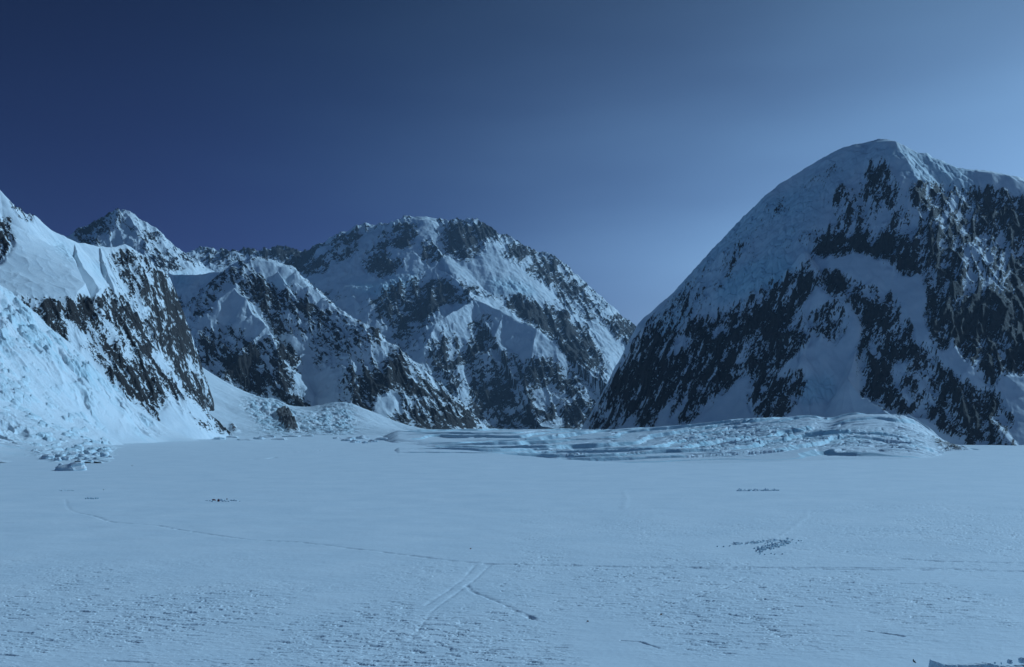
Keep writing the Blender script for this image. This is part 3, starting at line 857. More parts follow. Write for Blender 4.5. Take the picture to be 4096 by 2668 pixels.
# crevassed glacier on the right ------------------------------------------
K_pts = [(1750, 1730, 3300), (1900, 1726, 3200), (2100, 1721, 3000), (2200, 1720, 2950), (2350, 1723, 2850), (2600, 1716, 2700), (2900, 1704, 2600), (3150, 1678, 2520), (3240, 1674, 2500), (3320, 1694, 2450), (3400, 1684, 2380),
         (3480, 1672, 2300), (3560, 1662, 2250), (3630, 1668, 2200), (3680, 1694, 2180), (3725, 1738, 2130), (3780, 1762, 2080), (3860, 1772, 1900), (3920, 1802, 1800), (4000, 1835, 1750), (4100, 1850, 1700), (4250, 1860, 1700), (3860, 1830, 2300), (4050, 1880, 2100),
         (1600, 1790, 1900), (2000, 1800, 1900), (2000, 1760, 2500), (2500, 1810, 1650), (2500, 1760, 2200), (3000, 1800, 1550), (3000, 1745, 2050), (3300, 1790, 1550), (3300, 1732, 2000), (3500, 1790, 1500),
         (3560, 1738, 1850), (3700, 1800, 1500), (3700, 1782, 1850), (3850, 1815, 1600),
         (2500, 1875, 1180), (3000, 1875, 1180), (3500, 1850, 1250), (2000, 1850, 1400), (4000, 1840, 1350), (1600, 1800, 1650),
         (1600, 1760, 3700), (2100, 1760, 3500), (2600, 1780, 3250), (2900, 1780, 3150), (3250, 1760, 3050), (3560, 1760, 2850), (3700, 1780, 2700), (3900, 1840, 2500), (4200, 1900, 2400)]


def K_detail(X, Y, U, V, z):
    up = sstep(Y, 1300, 1500)
    z = z - 40 * sstep(1600 - U, 0, 140)
    z = z - 9 * sstep(U, 3640, 3820) - 10 * np.exp(-((U - 3320) / 55) ** 2) * sstep(Y, 1900, 2250)
    ph = 0.80 * Y - 0.42 * X + fbm(X / 420, Y / 420, 3, 101) * 230 + fbm(X / 90, Y / 60, 3, 102) * 20
    per = 150.0
    t = ph / per
    f = t - np.floor(t)
    # slow lit back, quick fall on the near side
    fw = 0.06
    prof = np.where(f < fw, f / fw, 1 - sstep(f, fw, 1.0) ** 0.8)
    k = np.floor(t)
    amp = 9.5 * np.clip(0.75 + 1.6 * fbm(X / 260 + k * 7.3, Y / 260 + k * 3.1, 2, 104), 0.05, 1.6)
    B = sample(paint([(1.0, [(2680, 1760), (2760, 1700), (3000, 1690), (3300, 1700), (3500, 1720), (3720, 1760), (3700, 1800), (3400, 1790), (3200, 1790), (2900, 1810), (2700, 1800)]),
                      (.35, [(2000, 1800), (2400, 1740), (2700, 1720), (2700, 1800), (2300, 1830)])], 0.0, 5), U, V)
    amp = amp * sstep(U, 1500, 1900) * sstep(4080 - U, 0, 200)
    smooth = sample(paint([(1.0, [(3560, 1640), (3900, 1700), (4000, 1830), (3550, 1830), (3540, 1740)])], 0.0, 6), U, V)
    z = z + up * amp * (prof - 0.45) * (1 + 0.5 * smooth)
    face = ((f < fw) & (amp > 3)).astype(f4)
    ph2 = (0.93 * Y - 0.2 * X + fbm(X / 120, Y / 90, 3, 107) * 40) / 31.0
    f2 = ph2 - np.floor(ph2)
    z = z + up * (0.75 + 0.9 * B) * (1 + 0.6 * smooth) * 2.8 * np.clip(0.4 + 2.2 * fbm(X / 150, Y / 120, 2, 117), 0, 1.3) * (np.where(f2 < 0.1, f2 / 0.1, 1 - (f2 - 0.1) / 0.9) - 0.5)
    cr = ridged(ph / 46 + 3.3, (0.42 * Y + 0.80 * X) / 190, 3, 119)
    z = z - up * 4.5 * sstep(cr, 0.62, 0.80) * sstep(U, 1900, 2300)
    d1, d2, rv = worley(X / 24 + fbm(X / 30, Y / 30, 2, 110) * 0.7, Y / 17, 9)
    e1, e2, ev = worley(X / 9, Y / 8, 10)
    z = z + up * np.maximum(B, 0.8 * smooth) * (2.6 * (rv - 0.45) * sstep(d2 - d1, 0.0, 0.22) - 2.0 * (1 - sstep(d2 - d1, 0, 0.2)) + 1.3 * (ev - 0.5) * sstep(e2 - e1, 0, 0.15) * (0.3 + rv))
    z = z + up * fbm(X / 14, Y / 10, 4, 111) * (0.6 + 1.2 * B)
    ice = np.clip(face * 0.5 + B * sstep(rv, 0.5, 0.9) * 0.35, 0, 0.7)
    rock = sample(paint([(.45, [(3790, 1750), (3740, 1680), (3770, 1730), (3880, 1785), (3880, 1805), (3830, 1800), (3760, 1775), (3705, 1725)])], 0.0, 2), U, V)
    rn = fbm(X / 16, Y / 16, 5, 115, 0.65)
    z = z + rock * (5 + 16 * rn)
    rock = sstep(rock + rn * 1.3 * (rock > 0.03), 0.45, 0.6)
    return z, ice, rock


ice_terrain('glacier', 'crevassed blue glacier ice below the dark right mountain', 1450, 4330, 1180, 3500, 2.6, 2.3, K_pts, K_detail,
            terrain_mat('glacier_mat', 0.35, bump=0.5), kind='structure')

# icefall slope on the left --------------------------------------------------
F_pts = [(0, 1142, 2480), (50, 1185, 2480), (130, 1255, 2500), (200, 1310, 2520), (280, 1362, 2540), (330, 1420, 2560), (400, 1500, 2590), (480, 1572, 2620), (560, 1630, 2680), (640, 1724, 2780), (720, 1748, 2950),
         (-200, 1000, 2450), (0, 1300, 2250), (0, 1500, 2000), (0, 1650, 1780), (0, 1750, 1560), (0, 1835, 1330), (-250, 1500, 1850), (-250, 1780, 1350), (200, 1600, 2100), (200, 1700, 1930), (200, 1800, 1690),
         (400, 1600, 2330), (400, 1700, 2160), (400, 1780, 2050), (550, 1700, 2450), (620, 1765, 2450), (700, 1775, 2500), (300, 1480, 2400), (150, 1400, 2250), (800, 1765, 2700), (100, 1845, 1260)]


def F_base():
    wpts = [(-1150, 2900, 40), (-1500, 3000, 200), (-1000, 3100, -30), (-1350, 2900, 150), (-800, 3200, -40), (-900, 2200, 2), (-700, 1900, -3), (-760, 2500, 0), (-550, 1500, -6), (-600, 2300, -4), (-1900, 3000, 500)]
    return rbf(F_pts, wpts)


def F_detail(X, Y, U, V, z):
    up = sstep(z, 3, 40)
    M = sample(paint([(1.0, [(-160, 1140), (60, 1190), (140, 1265), (280, 1360), (340, 1440), (480, 1575), (640, 1730), (700, 1760), (560, 1740), (430, 1660), (330, 1620), (200, 1560), (60, 1460), (-160, 1460)]),
                      (.25, [(60, 1330), (170, 1400), (330, 1560), (300, 1600), (140, 1560), (20, 1450)]),
                      (.75, [(-160, 1500), (60, 1530), (90, 1600), (-160, 1620)]),
                      (.0, [(340, 1540), (420, 1560), (560, 1700), (480, 1720), (400, 1660)]),
                      (1.0, [(-160, 1650), (60, 1680), (110, 1740), (100, 1800), (20, 1800), (-160, 1790)])], 0.06, 5), U, V)
    # long soft lobes down the slope, then broken ice
    A = (0.62 * X + 0.78 * Y)
    Bc = (-0.78 * X + 0.62 * Y)
    z = z + up * 15 * (ridged(A / 95 + fbm(X / 160, Y / 160, 3, 120) * 0.6, Bc / 210, 3, 121) - 0.4) * (0.35 + 0.65 * M)
    d1, d2, rv = worley(A / 30 + fbm(X / 40, Y / 40, 2, 122) * 0.8, Bc / 52, 12)
    e1, e2, ev = worley(A / 11, Bc / 14, 13)
    z = z + up * M * (21.0 * (rv - 0.5) * sstep(d2 - d1, 0, 0.3) + 7.0 * (ev - 0.5) * sstep(e2 - e1, 0, 0.2) * sstep(rv, 0.25, 0.6))
    z = z + up * (fbm(X / 22, Y / 22, 5, 124, 0.6) * (0.8 + 5.0 * M))
    ice = M * np.clip(sstep(rv, 0.6, 0.9) * 0.38 + sstep(fbm(X / 60, Y / 60, 4, 126), 0.12, 0.3) * 0.35, 0, .75)
    B2 = sample(paint([(1.0, [(-160, 1760), (100, 1765), (200, 1780), (330, 1765), (440, 1780), (470, 1800), (450, 1836), (340, 1856), (250, 1850), (160, 1830), (100, 1800), (-160, 1800)])], 0.0, 3), U, HZ + CZ * F / Y)
    g1, g2, gv = worley(X / 13 + fbm(X / 20, Y / 20, 2, 140) * 0.5, Y / 26, 31)
    h1, h2, hv = worley(X / 5, Y / 9, 32)
    lump = -1.2 + B2 * (1.6 + 12.0 * np.maximum(gv - 0.5, 0) * sstep(g2 - g1, 0, 0.35) + 0.9 * hv * sstep(h2 - h1, 0, 0.3))
    z = np.where(B2 > 0.02, np.maximum(z, -1.2) + np.maximum(lump + 1.2, 0), z)
    ice = np.maximum(ice, 0.35 * B2 * sstep(gv, 0.5, 0.9))
    return z, ice, np.zeros_like(z)


ice_terrain('icefall', 'broken pale blue icefall slope at the left edge of the snowfield', -230, 900, 1180, 3100, 2.4, 2.4, F_base(), F_detail,
            terrain_mat('icefall_mat', 0.3, bump=0.6), drop=-1.5, ext=(50, 0), kind='structure')

# side glacier between the left mountain and the pyramid -------------------------
G_pts = [(620, 1380, 4900), (740, 1425, 4800), (860, 1508, 4700), (1000, 1588, 4600), (1100, 1597, 4620), (1180, 1640, 4680), (1260, 1640, 4740), (1330, 1612, 4800), (1400, 1612, 4830), (1470, 1640, 4830),
         (800, 1560, 4300), (900, 1640, 4200), (1000, 1690, 4100), (1050, 1640, 4350), (1120, 1690, 4200), (900, 1728, 3650), (1050, 1728, 3750), (1200, 1735, 3800), (1300, 1700, 4300), (1360, 1660, 4550),
         (1400, 1725, 4100), (1500, 1735, 4100), (1700, 1742, 4000), (1900, 1740, 3900), (700, 1600, 3950), (800, 1735, 3500), (1600, 1720, 4700), (1800, 1725, 4700)]


def G_base():
    return rbf(G_pts, [(-1500, 5200, 150), (-1000, 5300, 0), (-700, 5300, -30), (-300, 5200, -40), (-1000, 3500, -4), (-400, 3500, -6), (-1300, 5300, 60)])


def G_detail(X, Y, U, V, z):
    M = sample(paint([(1.0, [(1000, 1590), (1110, 1597), (1160, 1630), (1210, 1670), (1220, 1730), (1120, 1730), (1040, 1720), (1010, 1650), (960, 1620)]),
                      (1.0, [(1270, 1640), (1330, 1620), (1420, 1625), (1420, 1740), (1300, 1735), (1250, 1700)]),
                      (.7, [(1200, 1650), (1280, 1650), (1300, 1740), (1220, 1740)])], 0.05, 4), U, V)
    R = sample(paint([(1.0, [(1105, 1655), (1140, 1640), (1165, 1660), (1185, 1700), (1195, 1725), (1150, 1725), (1110, 1680)]), (.8, [(920, 1690), (940, 1715), (965, 1728), (930, 1728)])], 0.0, 1), U, V)
    d1, d2, rv = worley(X / 34, Y / 34, 21)
    e1, e2, ev = worley(X / 15, Y / 15, 22)
    z = z + M * (16 * (rv - 0.5) * sstep(d2 - d1, 0, 0.3) + 8 * (ev - 0.5)) + fbm(X / 60, Y / 60, 4, 130) * 3
    z = z + R * 12 + R * 26 * ridged(X / 34, Y / 60, 5, 131, 0.6)
    ph = (0.9 * Y + 0.3 * X + fbm(X / 200, Y / 200, 2, 133) * 60) / 120
    z = z + 3.5 * (np.abs(ph - np.floor(ph) - 0.5) - 0.25) * 2
    ice = M * sstep(rv, 0.2, 0.8) * 0.4
    return z, ice, sstep(R + fbm(X / 14, Y / 20, 5, 132, 0.65) * 1.3 * (R > 0.02), 0.35, 0.5)


ice_terrain('side_glacier', 'side glacier flowing down between two mountains', 560, 2000, 3500, 5200, 2.6, 4.0, G_base(), G_detail,
            terrain_mat('side_glacier_mat', 0.15, bump=1.0), drop=-6, kind='structure')


# ------------------------------------------------------------------ things on the snow
def plain(name, col, rough=0.8, var=0.15, scale=3.0):
    t = NT(name)
    n = t.noise(scale, 4, 0.6)
    t.l(t.ramp(n, [(0.3, tuple(c * (1 - var) for c in col)), (0.7, tuple(min(1, c * (1 + var)) for c in col))]), t.b.inputs['Base Color'])
    t.b.inputs['Roughness'].default_value = rough
    t.bump(n, 0.03, 0.5)
    return t.m


def chunk_mat(name, s=1.0):
    t = NT(name)
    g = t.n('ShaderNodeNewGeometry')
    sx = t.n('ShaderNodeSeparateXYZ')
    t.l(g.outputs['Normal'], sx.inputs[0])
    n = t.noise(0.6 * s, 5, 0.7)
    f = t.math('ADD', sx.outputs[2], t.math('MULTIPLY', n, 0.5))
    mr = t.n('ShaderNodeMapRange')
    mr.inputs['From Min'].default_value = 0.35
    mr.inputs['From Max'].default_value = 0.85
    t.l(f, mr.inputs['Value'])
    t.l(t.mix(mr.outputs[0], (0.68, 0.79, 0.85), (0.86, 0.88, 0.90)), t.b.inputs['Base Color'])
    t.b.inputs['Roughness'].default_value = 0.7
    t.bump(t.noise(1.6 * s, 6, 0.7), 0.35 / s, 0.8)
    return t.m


def link(name, me, mat, parent=None, smooth=False):
    me.materials.append(mat)
    if smooth:
        me.polygons.foreach_set('use_smooth', [True] * len(me.polygons))
    o = bpy.data.objects.new(name, me)
    SC.collection.objects.link(o)
    o.parent = parent
    return o


def bm_mesh(name, bm):
    me = bpy.data.meshes.new(name)
    bm.normal_update()
    bm.to_mesh(me)
    bm.free()
    return me


def chunk_bm(rng, sx, sy, sz, rough=0.25, sub=3, boxy=0.6, bm=None, at=(0, 0, 0)):
    """one broken block: a cube-ish lump with flat cut sides, sunk a little at z = 0"""
    own = bm is None
    b = bmesh.new()
    bmesh.ops.create_icosphere(b, subdivisions=sub, radius=1.0)
    planes = [(Vector((rng.gauss(0, 1), rng.gauss(0, 1), rng.gauss(0, 0.8))).normalized(), rng.uniform(0.62, 0.85)) for _ in range(9)]
    ph = [rng.uniform(0, 100) for _ in range(3)]
    for v in b.verts:
        p = v.co.copy()
        m = max(abs(p.x), abs(p.y), abs(p.z))
        p = p.lerp(p / m * 0.85, boxy)
        for n, d in planes:
            e = p.dot(n) - d
            if e > 0:
                p -= n * e
        k = 1 + rough * 0.5 * (math.sin(p.x * 5 + ph[0]) * math.sin(p.y * 6 + ph[1]) + 0.6 * math.sin(p.z * 9 + ph[2] + p.x * 4))
        p *= k
        v.co = Vector((p.x * sx / 2 + at[0], p.y * sy / 2 + at[1], (p.z * 0.5 + 0.32) * sz + at[2]))
    if own:
        return b
    me = bpy.data.meshes.new('t')
    b.to_mesh(me)
    b.free()
    bm.from_mesh(me)
    bpy.data.meshes.remove(me)
    return bm


rng = random.Random(11)
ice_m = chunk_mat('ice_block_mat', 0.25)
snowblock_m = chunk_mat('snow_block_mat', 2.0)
BLOCKS = [  # u, base row, width and height in photo pixels, label or None
    (178, 1800, 46, 40, 'tall grey-sided ice block, highest of the jumble below the icefall'),
    (296, 1882, 118, 36, 'broad rounded ice mound standing nearest, in front of the jumbled blocks'),
    (187, 1838, 50, 26, 'bright snowy ice block low on the left of the jumble'),
    (372, 1778, 70, 16, 'long flat ice slab at the upper right of the jumble'),
    (418, 1828, 26, 18, 'small ice block at the far right end of the jumble'),
] + [(u, v, w, h, None) for u, v, w, h in [
    (96, 1790, 34, 28), (120, 1806, 30, 22), (60, 1786, 30, 26), (225, 1812, 36, 24), (250, 1790, 32, 24), (279, 1784, 34, 24), (310, 1792, 30, 20),
    (296, 1826, 40, 26), (331, 1834, 34, 24), (352, 1818, 24, 18), (383, 1826, 30, 20), (262, 1842, 34, 20), (230, 1846, 24, 18), (150, 1822, 26, 20), (205, 1780, 26, 20),
    (30, 1774, 30, 30), (72, 1806, 22, 18), (345, 1840, 22, 16), (318, 1850, 20, 14), (400, 1812, 20, 14), (270, 1812, 22, 16), (140, 1790, 24, 22), (440, 1834, 20, 12), (12, 1798, 30, 26),
    (215, 1830, 20, 14), (245, 1862, 18, 10), (360, 1848, 18, 10)]]
for u, v, w, h, lab in BLOCKS:
    x, y, z = ground(u, v)
    mpp = y / F
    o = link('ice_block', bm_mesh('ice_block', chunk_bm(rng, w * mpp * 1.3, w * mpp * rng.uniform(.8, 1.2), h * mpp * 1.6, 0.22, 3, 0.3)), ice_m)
    o.location = (x, y, -h * mpp * 0.35)
    o.rotation_euler = (rng.uniform(-.15, .15), rng.uniform(-.2, .2), rng.uniform(-.7, .7))
    tag(o, lab or 'broken ice block in the jumble at the foot of the icefall', 'ice block', 'ice blocks below the icefall')

# seracs and blocks along the far edge of the snowfield
for k, (u, v, w, h) in enumerate([(880, 1758, 36, 14), (930, 1752, 44, 14), (985, 1762, 60, 14), (1040, 1756, 34, 16), (1075, 1750, 46, 14), (1120, 1758, 44, 12), (1165, 1748, 50, 12),
                                  (1395, 1762, 40, 22), (1420, 1768, 26, 16), (1450, 1756, 36, 20), (1490, 1766, 24, 14), (1530, 1760, 40, 16), (1570, 1758, 30, 14), (1350, 1756, 30, 14), (1610, 1752, 34, 12),
                                  (1460, 1772, 18, 12), (1220, 1746, 44, 10)]):
    x, y, z = ground(u, v)
    mpp = y / F
    o = link('ice_block', bm_mesh('ice_block', chunk_bm(rng, w * mpp * 1.7, w * mpp * 1.2, h * mpp * 1.5, 0.25, 3, 0.2)), ice_m)
    o.location = (x, y, -h * mpp * 0.55)
    o.rotation_euler = (0, rng.uniform(-.1, .1), rng.uniform(-.3, .3))
    tag(o, ('low ice block at the far edge of the plain, below the side glacier' if u < 1300 else 'ice block at the foot of the rocky pyramid, past the plain'), 'ice block',
        'ice blocks below the side glacier' if u < 1300 else 'ice blocks below the pyramid')

# cut snow wall at the lower right corner
def snow_wall(name, label, prof, D, thick, mat, seed, base=-0.6, step=0.12):
    pts = [P3(u, v, D) for u, v in prof]
    xs = np.arange(pts[0][0], pts[-1][0], step)
    zs = np.interp(xs, [p[0] for p in pts], [p[2] for p in pts])
    n = fbm(xs / 1.1, xs * 0 + seed, 4, seed) * 0.12 + fbm(xs / 4, xs * 0, 3, seed + 1) * 0.12
    bm = bmesh.new()
    rows = []
    K = 9
    for i, x in enumerate(xs):
        col = []
        top = zs[i] + n[i] * 0.6
        bx = fbm(np.array([x / 0.9]), np.array([3.0]), 3, seed + 5)[0] * 0.35
        for k in range(K + 1):                       # up the near face
            t = k / K
            dy = -thick / 2 - 0.35 * (1 - t) + bx * (0.4 + t) + 0.10 * math.sin(x * 3.1 + k * 1.7)
            col.append(bm.verts.new((x, D + dy, base + (top - base) * t ** 0.8)))
        for k in range(1, 4):
            col.append(bm.verts.new((x, D - thick / 2 + bx + thick * k / 3, top - 0.05 * k + 0.05 * math.sin(x * 5 + k))))
        col.append(bm.verts.new((x, D + thick / 2 + 1.2, base)))
        rows.append(col)
    for a, b in zip(rows[:-1], rows[1:]):
        for k in range(len(a) - 1):
            bm.faces.new((a[k], b[k], b[k + 1], a[k + 1]))
    bm.faces.new(rows[0])
    bm.faces.new(list(reversed(rows[-1])))
    o = link(name, bm_mesh(name, bm), mat)
    tag(o, label, 'snow wall')
    return o


snow_wall('snow_wall', 'cut snow wall with a sharp left corner at the lower right edge', [(3726, 2638), (3750, 2646), (3775, 2655), (3830, 2656), (3900, 2655), (3955, 2650), (3990, 2658), (4050, 2664), (4096, 2660), (4400, 2650)],
          190.0, 1.6, snowblock_m, 5)
for u, v, w, h, lab in [(3932, 2655, 9, 9, 'small snow lump sitting on the near snow wall, leftmost on it'), (3978, 2654, 10, 9, 'second snow lump from the left on the near snow wall'),
                        (4006, 2656, 8, 8, 'third small snow lump on the near snow wall'), (4040, 2650, 30, 16, 'wedge of snow lying behind the near snow wall'),
                        (4088, 2648, 30, 22, 'big snow chunk heaped at the right end of the near snow wall'), (4120, 2640, 24, 20, 'snow chunk beside the heaped chunk at the right edge'),
                        (3447, 2670, 14, 12, 'narrow upright snow chunk at the bottom edge, left of a flat slab'), (3492, 2672, 46, 12, 'flat snow slab at the bottom edge of the plain'),
                        (3528, 2670, 20, 9, 'pale snow chunk to the right of the flat slab at the bottom edge'), (3636, 2674, 16, 10, 'lone snow chunk at the bottom edge below the flying bird')]:
    D = 191.2 if u > 3700 else 196.0
    x, y, z = P3(u, v, D)
    mpp = D / F
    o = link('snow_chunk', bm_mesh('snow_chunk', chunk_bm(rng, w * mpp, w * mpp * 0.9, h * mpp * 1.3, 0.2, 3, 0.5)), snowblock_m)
    o.location = (x, y, z - h * mpp * 0.15)
    o.rotation_euler = (rng.uniform(-.2, .2), rng.uniform(-.2, .2), rng.uniform(0, 3))
    tag(o, lab, 'snow chunk')


# row of stacked snow blocks on the far right of the plain, and the dug-up camp site nearer
def rubble(name, label, rows, mat, kind, cat, seed):
    r = random.Random(seed)
    bm = bmesh.new()
    for u, v, w, h in rows:
        x, y, z = ground(u, v)
        mpp = y / F
        chunk_bm(r, w * mpp, w * mpp * r.uniform(.7, 1.1), h * mpp * 1.2, 0.2, 2, 0.75, bm, (x, y, -0.05))
    o = link(name, bm_mesh(name, bm), mat)
    if kind:
        tag(o, label, None, None, kind)
    else:
        tag(o, label, cat)
    return o


r2 = random.Random(5)
row = []
u = 2950
while u < 3114:
    w = r2.uniform(4.5, 7.5)
    gap = 3034 < u < 3044
    hh = r2.uniform(4.0, 9.5) if not gap else 3
    row.append((u, 1965.5 - (u - 2950) * 0.012 + r2.uniform(-.6, .6), w * 1.25, hh))
    if r2.random() < .5:
        row.append((u + 2, 1961 - (u - 2950) * 0.012, w, hh))
    u += w * 0.9
rubble('snow_block_wall', 'low straight row of stacked snow blocks far out on the right of the plain', row, snowblock_m, None, 'snow wall', 7)
pile = []
for _ in range(170):
    if r2.random() < .38:
        u = r2.uniform(2935, 3110); v = 2176 - (u - 2935) * 0.075 + r2.gauss(0, 2.2); w = r2.uniform(5, 12); h = r2.uniform(3, 8)
    else:
        t = r2.random(); u = 3030 + 130 * t + r2.gauss(0, 6); v = 2200 - 32 * t + r2.gauss(0, 5); w = r2.uniform(5, 13); h = r2.uniform(4, 10)
    pile.append((u, v, w, h))
for u, v in [(3170, 2160), (3195, 2163), (3205, 2163), (3185, 2172), (3040, 2216), (3060, 2218), (3100, 2217), (3130, 2216), (3085, 2214), (2895, 2186), (2870, 2186), (2920, 2184)]:
    pile.append((u, v, 9, 4))
rubble('snow_rubble', 'churned snow rubble of a dug-out camp site on the right of the plain', pile, snowblock_m, 'stuff', None, 9)
def bank(lab, grp, items):
    for u, v, w, h in items:
        x, y, z = ground(u, v)
        mpp = y / F
        o = link('snow_block', bm_mesh('snow_block', chunk_bm(r2, w * mpp, w * mpp * 0.8, h * mpp * 1.3, 0.2, 3, 0.7)), snowblock_m)
        o.location = (x, y, -0.05)
        tag(o, lab, 'snow block', grp)


bank('snow block in the faint bank at far left, beyond the other bank', 'snow blocks of the faint far bank', [(238 + i * 8 + r2.uniform(-2, 2), 1963 + r2.uniform(-1, 1), r2.uniform(7, 12), r2.uniform(3, 6)) for i in range(8)])
bank('snow block in the low white bank at left, nearer than the faint one', 'snow blocks of the low white bank', [(342 + i * 7 + r2.uniform(-2, 2), 1995 + r2.uniform(-1, 1), r2.uniform(7, 12), r2.uniform(4, 7)) for i in range(8)])
bank('snow block banked up around the tents and person of the small camp', 'snow blocks round the small camp', [(828, 2003, 14, 2.5), (842, 2004, 14, 4), (852, 2006, 14, 4), (884, 2003, 18, 8), (892, 2006, 10, 5), (899, 2004, 7, 6), (904, 2006, 8, 4),
      (915, 2006, 10, 4), (926, 2003, 10, 5), (937, 2003, 14, 6), (946, 2004, 10, 4), (960, 2005, 8, 2)])


# tents and people of the small camp
def tent(label, u, v, w, h, col):
    x, y, z = ground(u, v)
    mpp = y / F
    W2, L2, Ht = w * mpp / 2, w * mpp * 0.42, h * mpp
    e = bpy.data.objects.new('tent', None)
    SC.collection.objects.link(e)
    e.location = (x, y, 0.02)
    bm = bmesh.new()
    N, M = 20, 9
    rings = []
    for j in range(M + 1):
        a = j / M * math.pi / 2
        r, zz = math.cos(a) ** 0.8, math.sin(a) ** 0.85
        rings.append([bm.verts.new((W2 * r * math.cos(t), L2 * r * math.sin(t) * (1 + 0.1 * math.cos(4 * t)), Ht * zz)) for t in [2 * math.pi * i / N for i in range(N)]])
    for a, b in zip(rings[:-1], rings[1:]):
        for i in range(N):
            bm.faces.new((a[i], a[(i + 1) % N], b[(i + 1) % N], b[i]))
    bmesh.ops.remove_doubles(bm, verts=bm.verts, dist=1e-4)
    link('canopy', bm_mesh('canopy', bm), plain('tent_cloth', col, 0.6), e, True)
    bm = bmesh.new()
    fr = [bm.verts.new((W2 * 0.3 * math.cos(a), -L2 * 1.03 + L2 * 0.28 * math.sin(a) ** 2 * 1.0, Ht * 0.62 * math.sin(a))) for a in [math.pi * i / 8 for i in range(9)]]
    bm.faces.new(fr)
    bmesh.ops.solidify(bm, geom=bm.faces[:], thickness=0.03)
    link('door', bm_mesh('door', bm), plain('tent_door', tuple(c * 0.6 for c in col), 0.7), e)
    for s_ in (1, -1):
        bm = bmesh.new()
        prev = None
        for i in range(13):
            a = math.pi * i / 12
            c = Vector((W2 * 1.01 * math.cos(a) * 0.98, s_ * L2 * math.cos(a) * 0.7, Ht * math.sin(a) ** 0.85 + 0.02))
            ring = [bm.verts.new(c + Vector((0, 0.02 * math.cos(q), 0.02 * math.sin(q)))) for q in (0, 2.1, 4.2)]
            if prev:
                for k in range(3):
                    bm.faces.new((prev[k], prev[(k + 1) % 3], ring[(k + 1) % 3], ring[k]))
            prev = ring
        link('pole', bm_mesh('pole', bm), plain('tent_pole', (0.3, 0.3, 0.32), 0.4), e)
    tag(e, label, 'tent')


tent('long low dark red tent at the left end of the small camp', 855, 2003, 17, 6.5, (0.10, 0.015, 0.02))
tent('small dark red dome tent between the long tent and the person', 874, 2006, 9, 10, (0.09, 0.012, 0.014))


def person(label, u, v, height, turn, col):
    x, y, z = ground(u, v)
    e = bpy.data.objects.new('person', None)
    SC.collection.objects.link(e)
    e.location = (x, y, 0.0)
    e.rotation_euler = (0, 0, turn)
    k = height / 1.75
    J = {'pel': (0, 0, .95, .15), 'waist': (0, 0, 1.1, .14), 'chest': (0, .01, 1.32, .17), 'neck': (0, .01, 1.5, .065), 'head': (0, .03, 1.60, .1), 'crown': (0, .03, 1.68, .085),
         'ls': (.19, 0, 1.42, .075), 'le': (.27, .03, 1.14, .055), 'lw': (.24, .16, .92, .04), 'lh': (.23, .20, .86, .045),
         'rs': (-.19, 0, 1.42, .075), 're': (-.28, .0, 1.15, .055), 'rw': (-.27, .13, .93, .04), 'rh': (-.26, .17, .87, .045),
         'lp': (.1, 0, .9, .1), 'lk': (.12, .03, .5, .07), 'la': (.13, 0, .1, .05), 'lt': (.14, .16, .05, .045),
         'rp': (-.1, 0, .9, .1), 'rk': (-.12, .03, .5, .07), 'ra': (-.13, 0, .1, .05), 'rt': (-.14, .16, .05, .045)}
    E = ['pel waist', 'waist chest', 'chest neck', 'neck head', 'head crown', 'chest ls', 'ls le', 'le lw', 'lw lh', 'chest rs', 'rs re', 're rw', 'rw rh', 'pel lp', 'lp lk', 'lk la', 'la lt',
         'pel rp', 'rp rk', 'rk ra', 'ra rt']

    def skin(name, keys, edges, grow, mat):
        ks = [q for q in J if q in keys]
        me = bpy.data.meshes.new(name)
        me.from_pydata([tuple(c * k for c in J[q][:3]) for q in ks], [tuple(ks.index(w) for w in ed.split()) for ed in edges], [])
        o = bpy.data.objects.new(name, me)
        SC.collection.objects.link(o)
        o.parent = e
        m = o.modifiers.new('skin', 'SKIN')
        m.use_smooth_shade = True
        for i, q in enumerate(ks):
            r = (J[q][3] + grow) * k
            me.skin_vertices[0].data[i].radius = (r, r)
        me.skin_vertices[0].data[0].use_root = True
        s_ = o.modifiers.new('sub', 'SUBSURF')
        s_.levels = s_.render_levels = 1
        me.materials.append(mat)
        return o
    skin('body', list(J), E, 0, plain('person_body', (0.05, 0.035, 0.03)))
    jk = ['pel', 'waist', 'chest', 'ls', 'le', 'lw', 'rs', 're', 'rw', 'neck']
    skin('jacket', jk, [q for q in E if all(w in jk for w in q.split())], 0.03, plain('jacket_cloth', col))
    hk = ['head', 'crown']
    skin('hood', hk, ['head crown'], 0.02, plain('hood_cloth', col))
    tag(e, label, 'person')


person('person in a rust brown jacket standing among snow blocks at the small camp', 908, 2003.5, 1.8, 2.6, (0.20, 0.065, 0.03))
person('tiny dark figure standing alone far out on the plain below the ice blocks', 528, 1865, 1.6, 0.8, (0.05, 0.01, 0.015))


def flag(label, u, v, hgt, col):
    x, y, z = ground(u, v)
    e = bpy.data.objects.new('flag', None)
    SC.collection.objects.link(e)
    e.location = (x, y, 0)
    bm = bmesh.new()
    bmesh.ops.create_cone(bm, cap_ends=True, segments=6, radius1=0.03, radius2=0.02, depth=hgt, matrix=Matrix.Translation((0, 0, hgt / 2)))
    link('pole', bm_mesh('pole', bm), plain('wand', (0.08, 0.07, 0.06)), e)
    bm = bmesh.new()
    vs2 = [bm.verts.new(c) for c in ((0.03, 0, hgt), (0.26, 0.03, hgt - .03), (0.50, -0.02, hgt - .08), (0.47, 0, hgt - .30), (0.24, .04, hgt - .33), (0.03, 0, hgt - .34))]
    bm.faces.new(vs2)
    bmesh.ops.solidify(bm, geom=bm.faces[:], thickness=0.015)
    link('cloth', bm_mesh('cloth', bm), plain('flag_cloth', col), e)
    tag(e, label, 'flag')


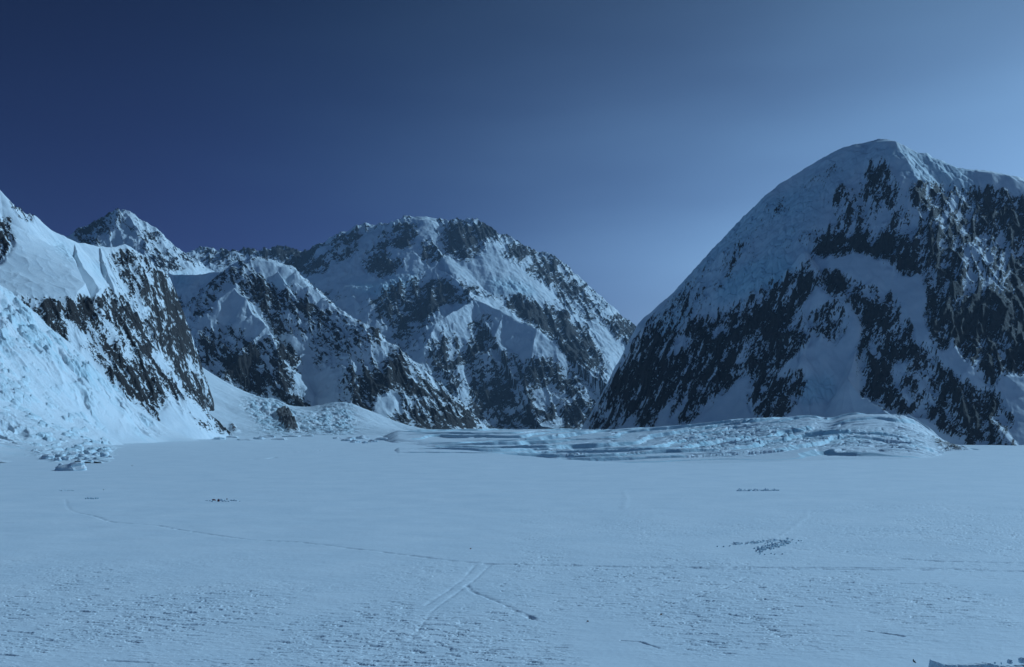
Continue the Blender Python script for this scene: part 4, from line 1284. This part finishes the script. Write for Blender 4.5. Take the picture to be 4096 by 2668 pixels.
flag('thin dark marker wand at left beyond the low white snow bank', 413, 1966, 1.6, (0.06, 0.03, 0.04))
flag('small orange marker flag beside the long ski track near the middle', 1880, 2201, 0.8, (0.5, 0.14, 0.05))
flag('small dark red marker flag low in the middle near the bottom', 2347, 2489, 0.45, (0.12, 0.03, 0.03))
flag('small tan marker flag right of the dark red one', 2641, 2462, 0.5, (0.45, 0.30, 0.15))


def bird():
    D = 190.0
    x, y, z = P3(3656, 2646, D)
    bm = bmesh.new()
    prof = [(-.34, .012, .06), (-.24, .02, .07), (-.14, .045, .05), (0, .075, .075), (.10, .07, .07), (.17, .045, .045), (.22, .045, .045), (.26, .035, .035), (.29, .014, .016), (.34, .004, .004)]
    prev = None
    for px, rz, ry in prof:
        ring = [bm.verts.new((px, ry * math.cos(a), rz * math.sin(a))) for a in [2 * math.pi * i / 10 for i in range(10)]]
        if prev:
            for k in range(10):
                bm.faces.new((prev[k], prev[(k + 1) % 10], ring[(k + 1) % 10], ring[k]))
        else:
            bm.faces.new(list(reversed(ring)))
        prev = ring
    bm.faces.new(prev)
    for s_ in (1, -1):
        st = [(0.02, .10, .14, 0), (.15, .13, .17, .05), (.30, .12, .16, .10), (.42, .06, .15, .09), (.52, .0, .12, .06), (.58, -.08, .03, .04)]
        prev = None
        for yy, fx, ch, zz in st:
            ring = [bm.verts.new((fx - ch * a, s_ * yy, zz + b)) for a, b in ((0, 0), (.3, .014), (1.7, .004), (1.7, -.004), (.3, -.010))]
            if prev:
                for k in range(5):
                    bm.faces.new((prev[k], prev[(k + 1) % 5], ring[(k + 1) % 5], ring[k]))
            else:
                bm.faces.new(ring)
            prev = ring
        bm.faces.new(prev)
    bmesh.ops.recalc_face_normals(bm, faces=bm.faces[:])
    o = link('bird', bm_mesh('bird', bm), plain('feathers', (0.012, 0.012, 0.014), 0.5), None)
    rm = o.modifiers.new('fuse', 'REMESH')
    rm.mode = 'VOXEL'
    rm.voxel_size = 0.012
    rm.use_smooth_shade = True
    o.location = (x, y, z)
    o.rotation_euler = (math.radians(55), math.radians(25), math.radians(150))
    tag(o, 'black bird flying low over the snow at the lower right, wings spread', 'bird')


bird()


# ------------------------------------------------------------------ the air
def haze():
    me = bpy.data.meshes.new('haze')
    bm = bmesh.new()
    bmesh.ops.create_cube(bm, size=1.0)
    for v in bm.verts:
        v.co = Vector((v.co.x * 60000, v.co.y * 60000 + 10000, -90 + (v.co.z + 0.5) * 2800))
    bm.to_mesh(me)
    bm.free()
    m = bpy.data.materials.new('haze_mat')
    m.use_nodes = True
    nt = m.node_tree
    nt.nodes.clear()
    out = nt.nodes.new('ShaderNodeOutputMaterial')
    pv = nt.nodes.new('ShaderNodeVolumePrincipled')
    pv.inputs['Color'].default_value = (0.55, 0.72, 1.0, 1)
    pv.inputs['Density'].default_value = 1.6e-5
    pv.inputs['Anisotropy'].default_value = 0.2
    nt.links.new(pv.outputs[0], out.inputs['Volume'])
    me.materials.append(m)
    o = bpy.data.objects.new('haze', me)
    SC.collection.objects.link(o)
    o['kind'] = 'stuff'
    o['label'] = 'thin blue air between the camera and the far mountains'


haze()
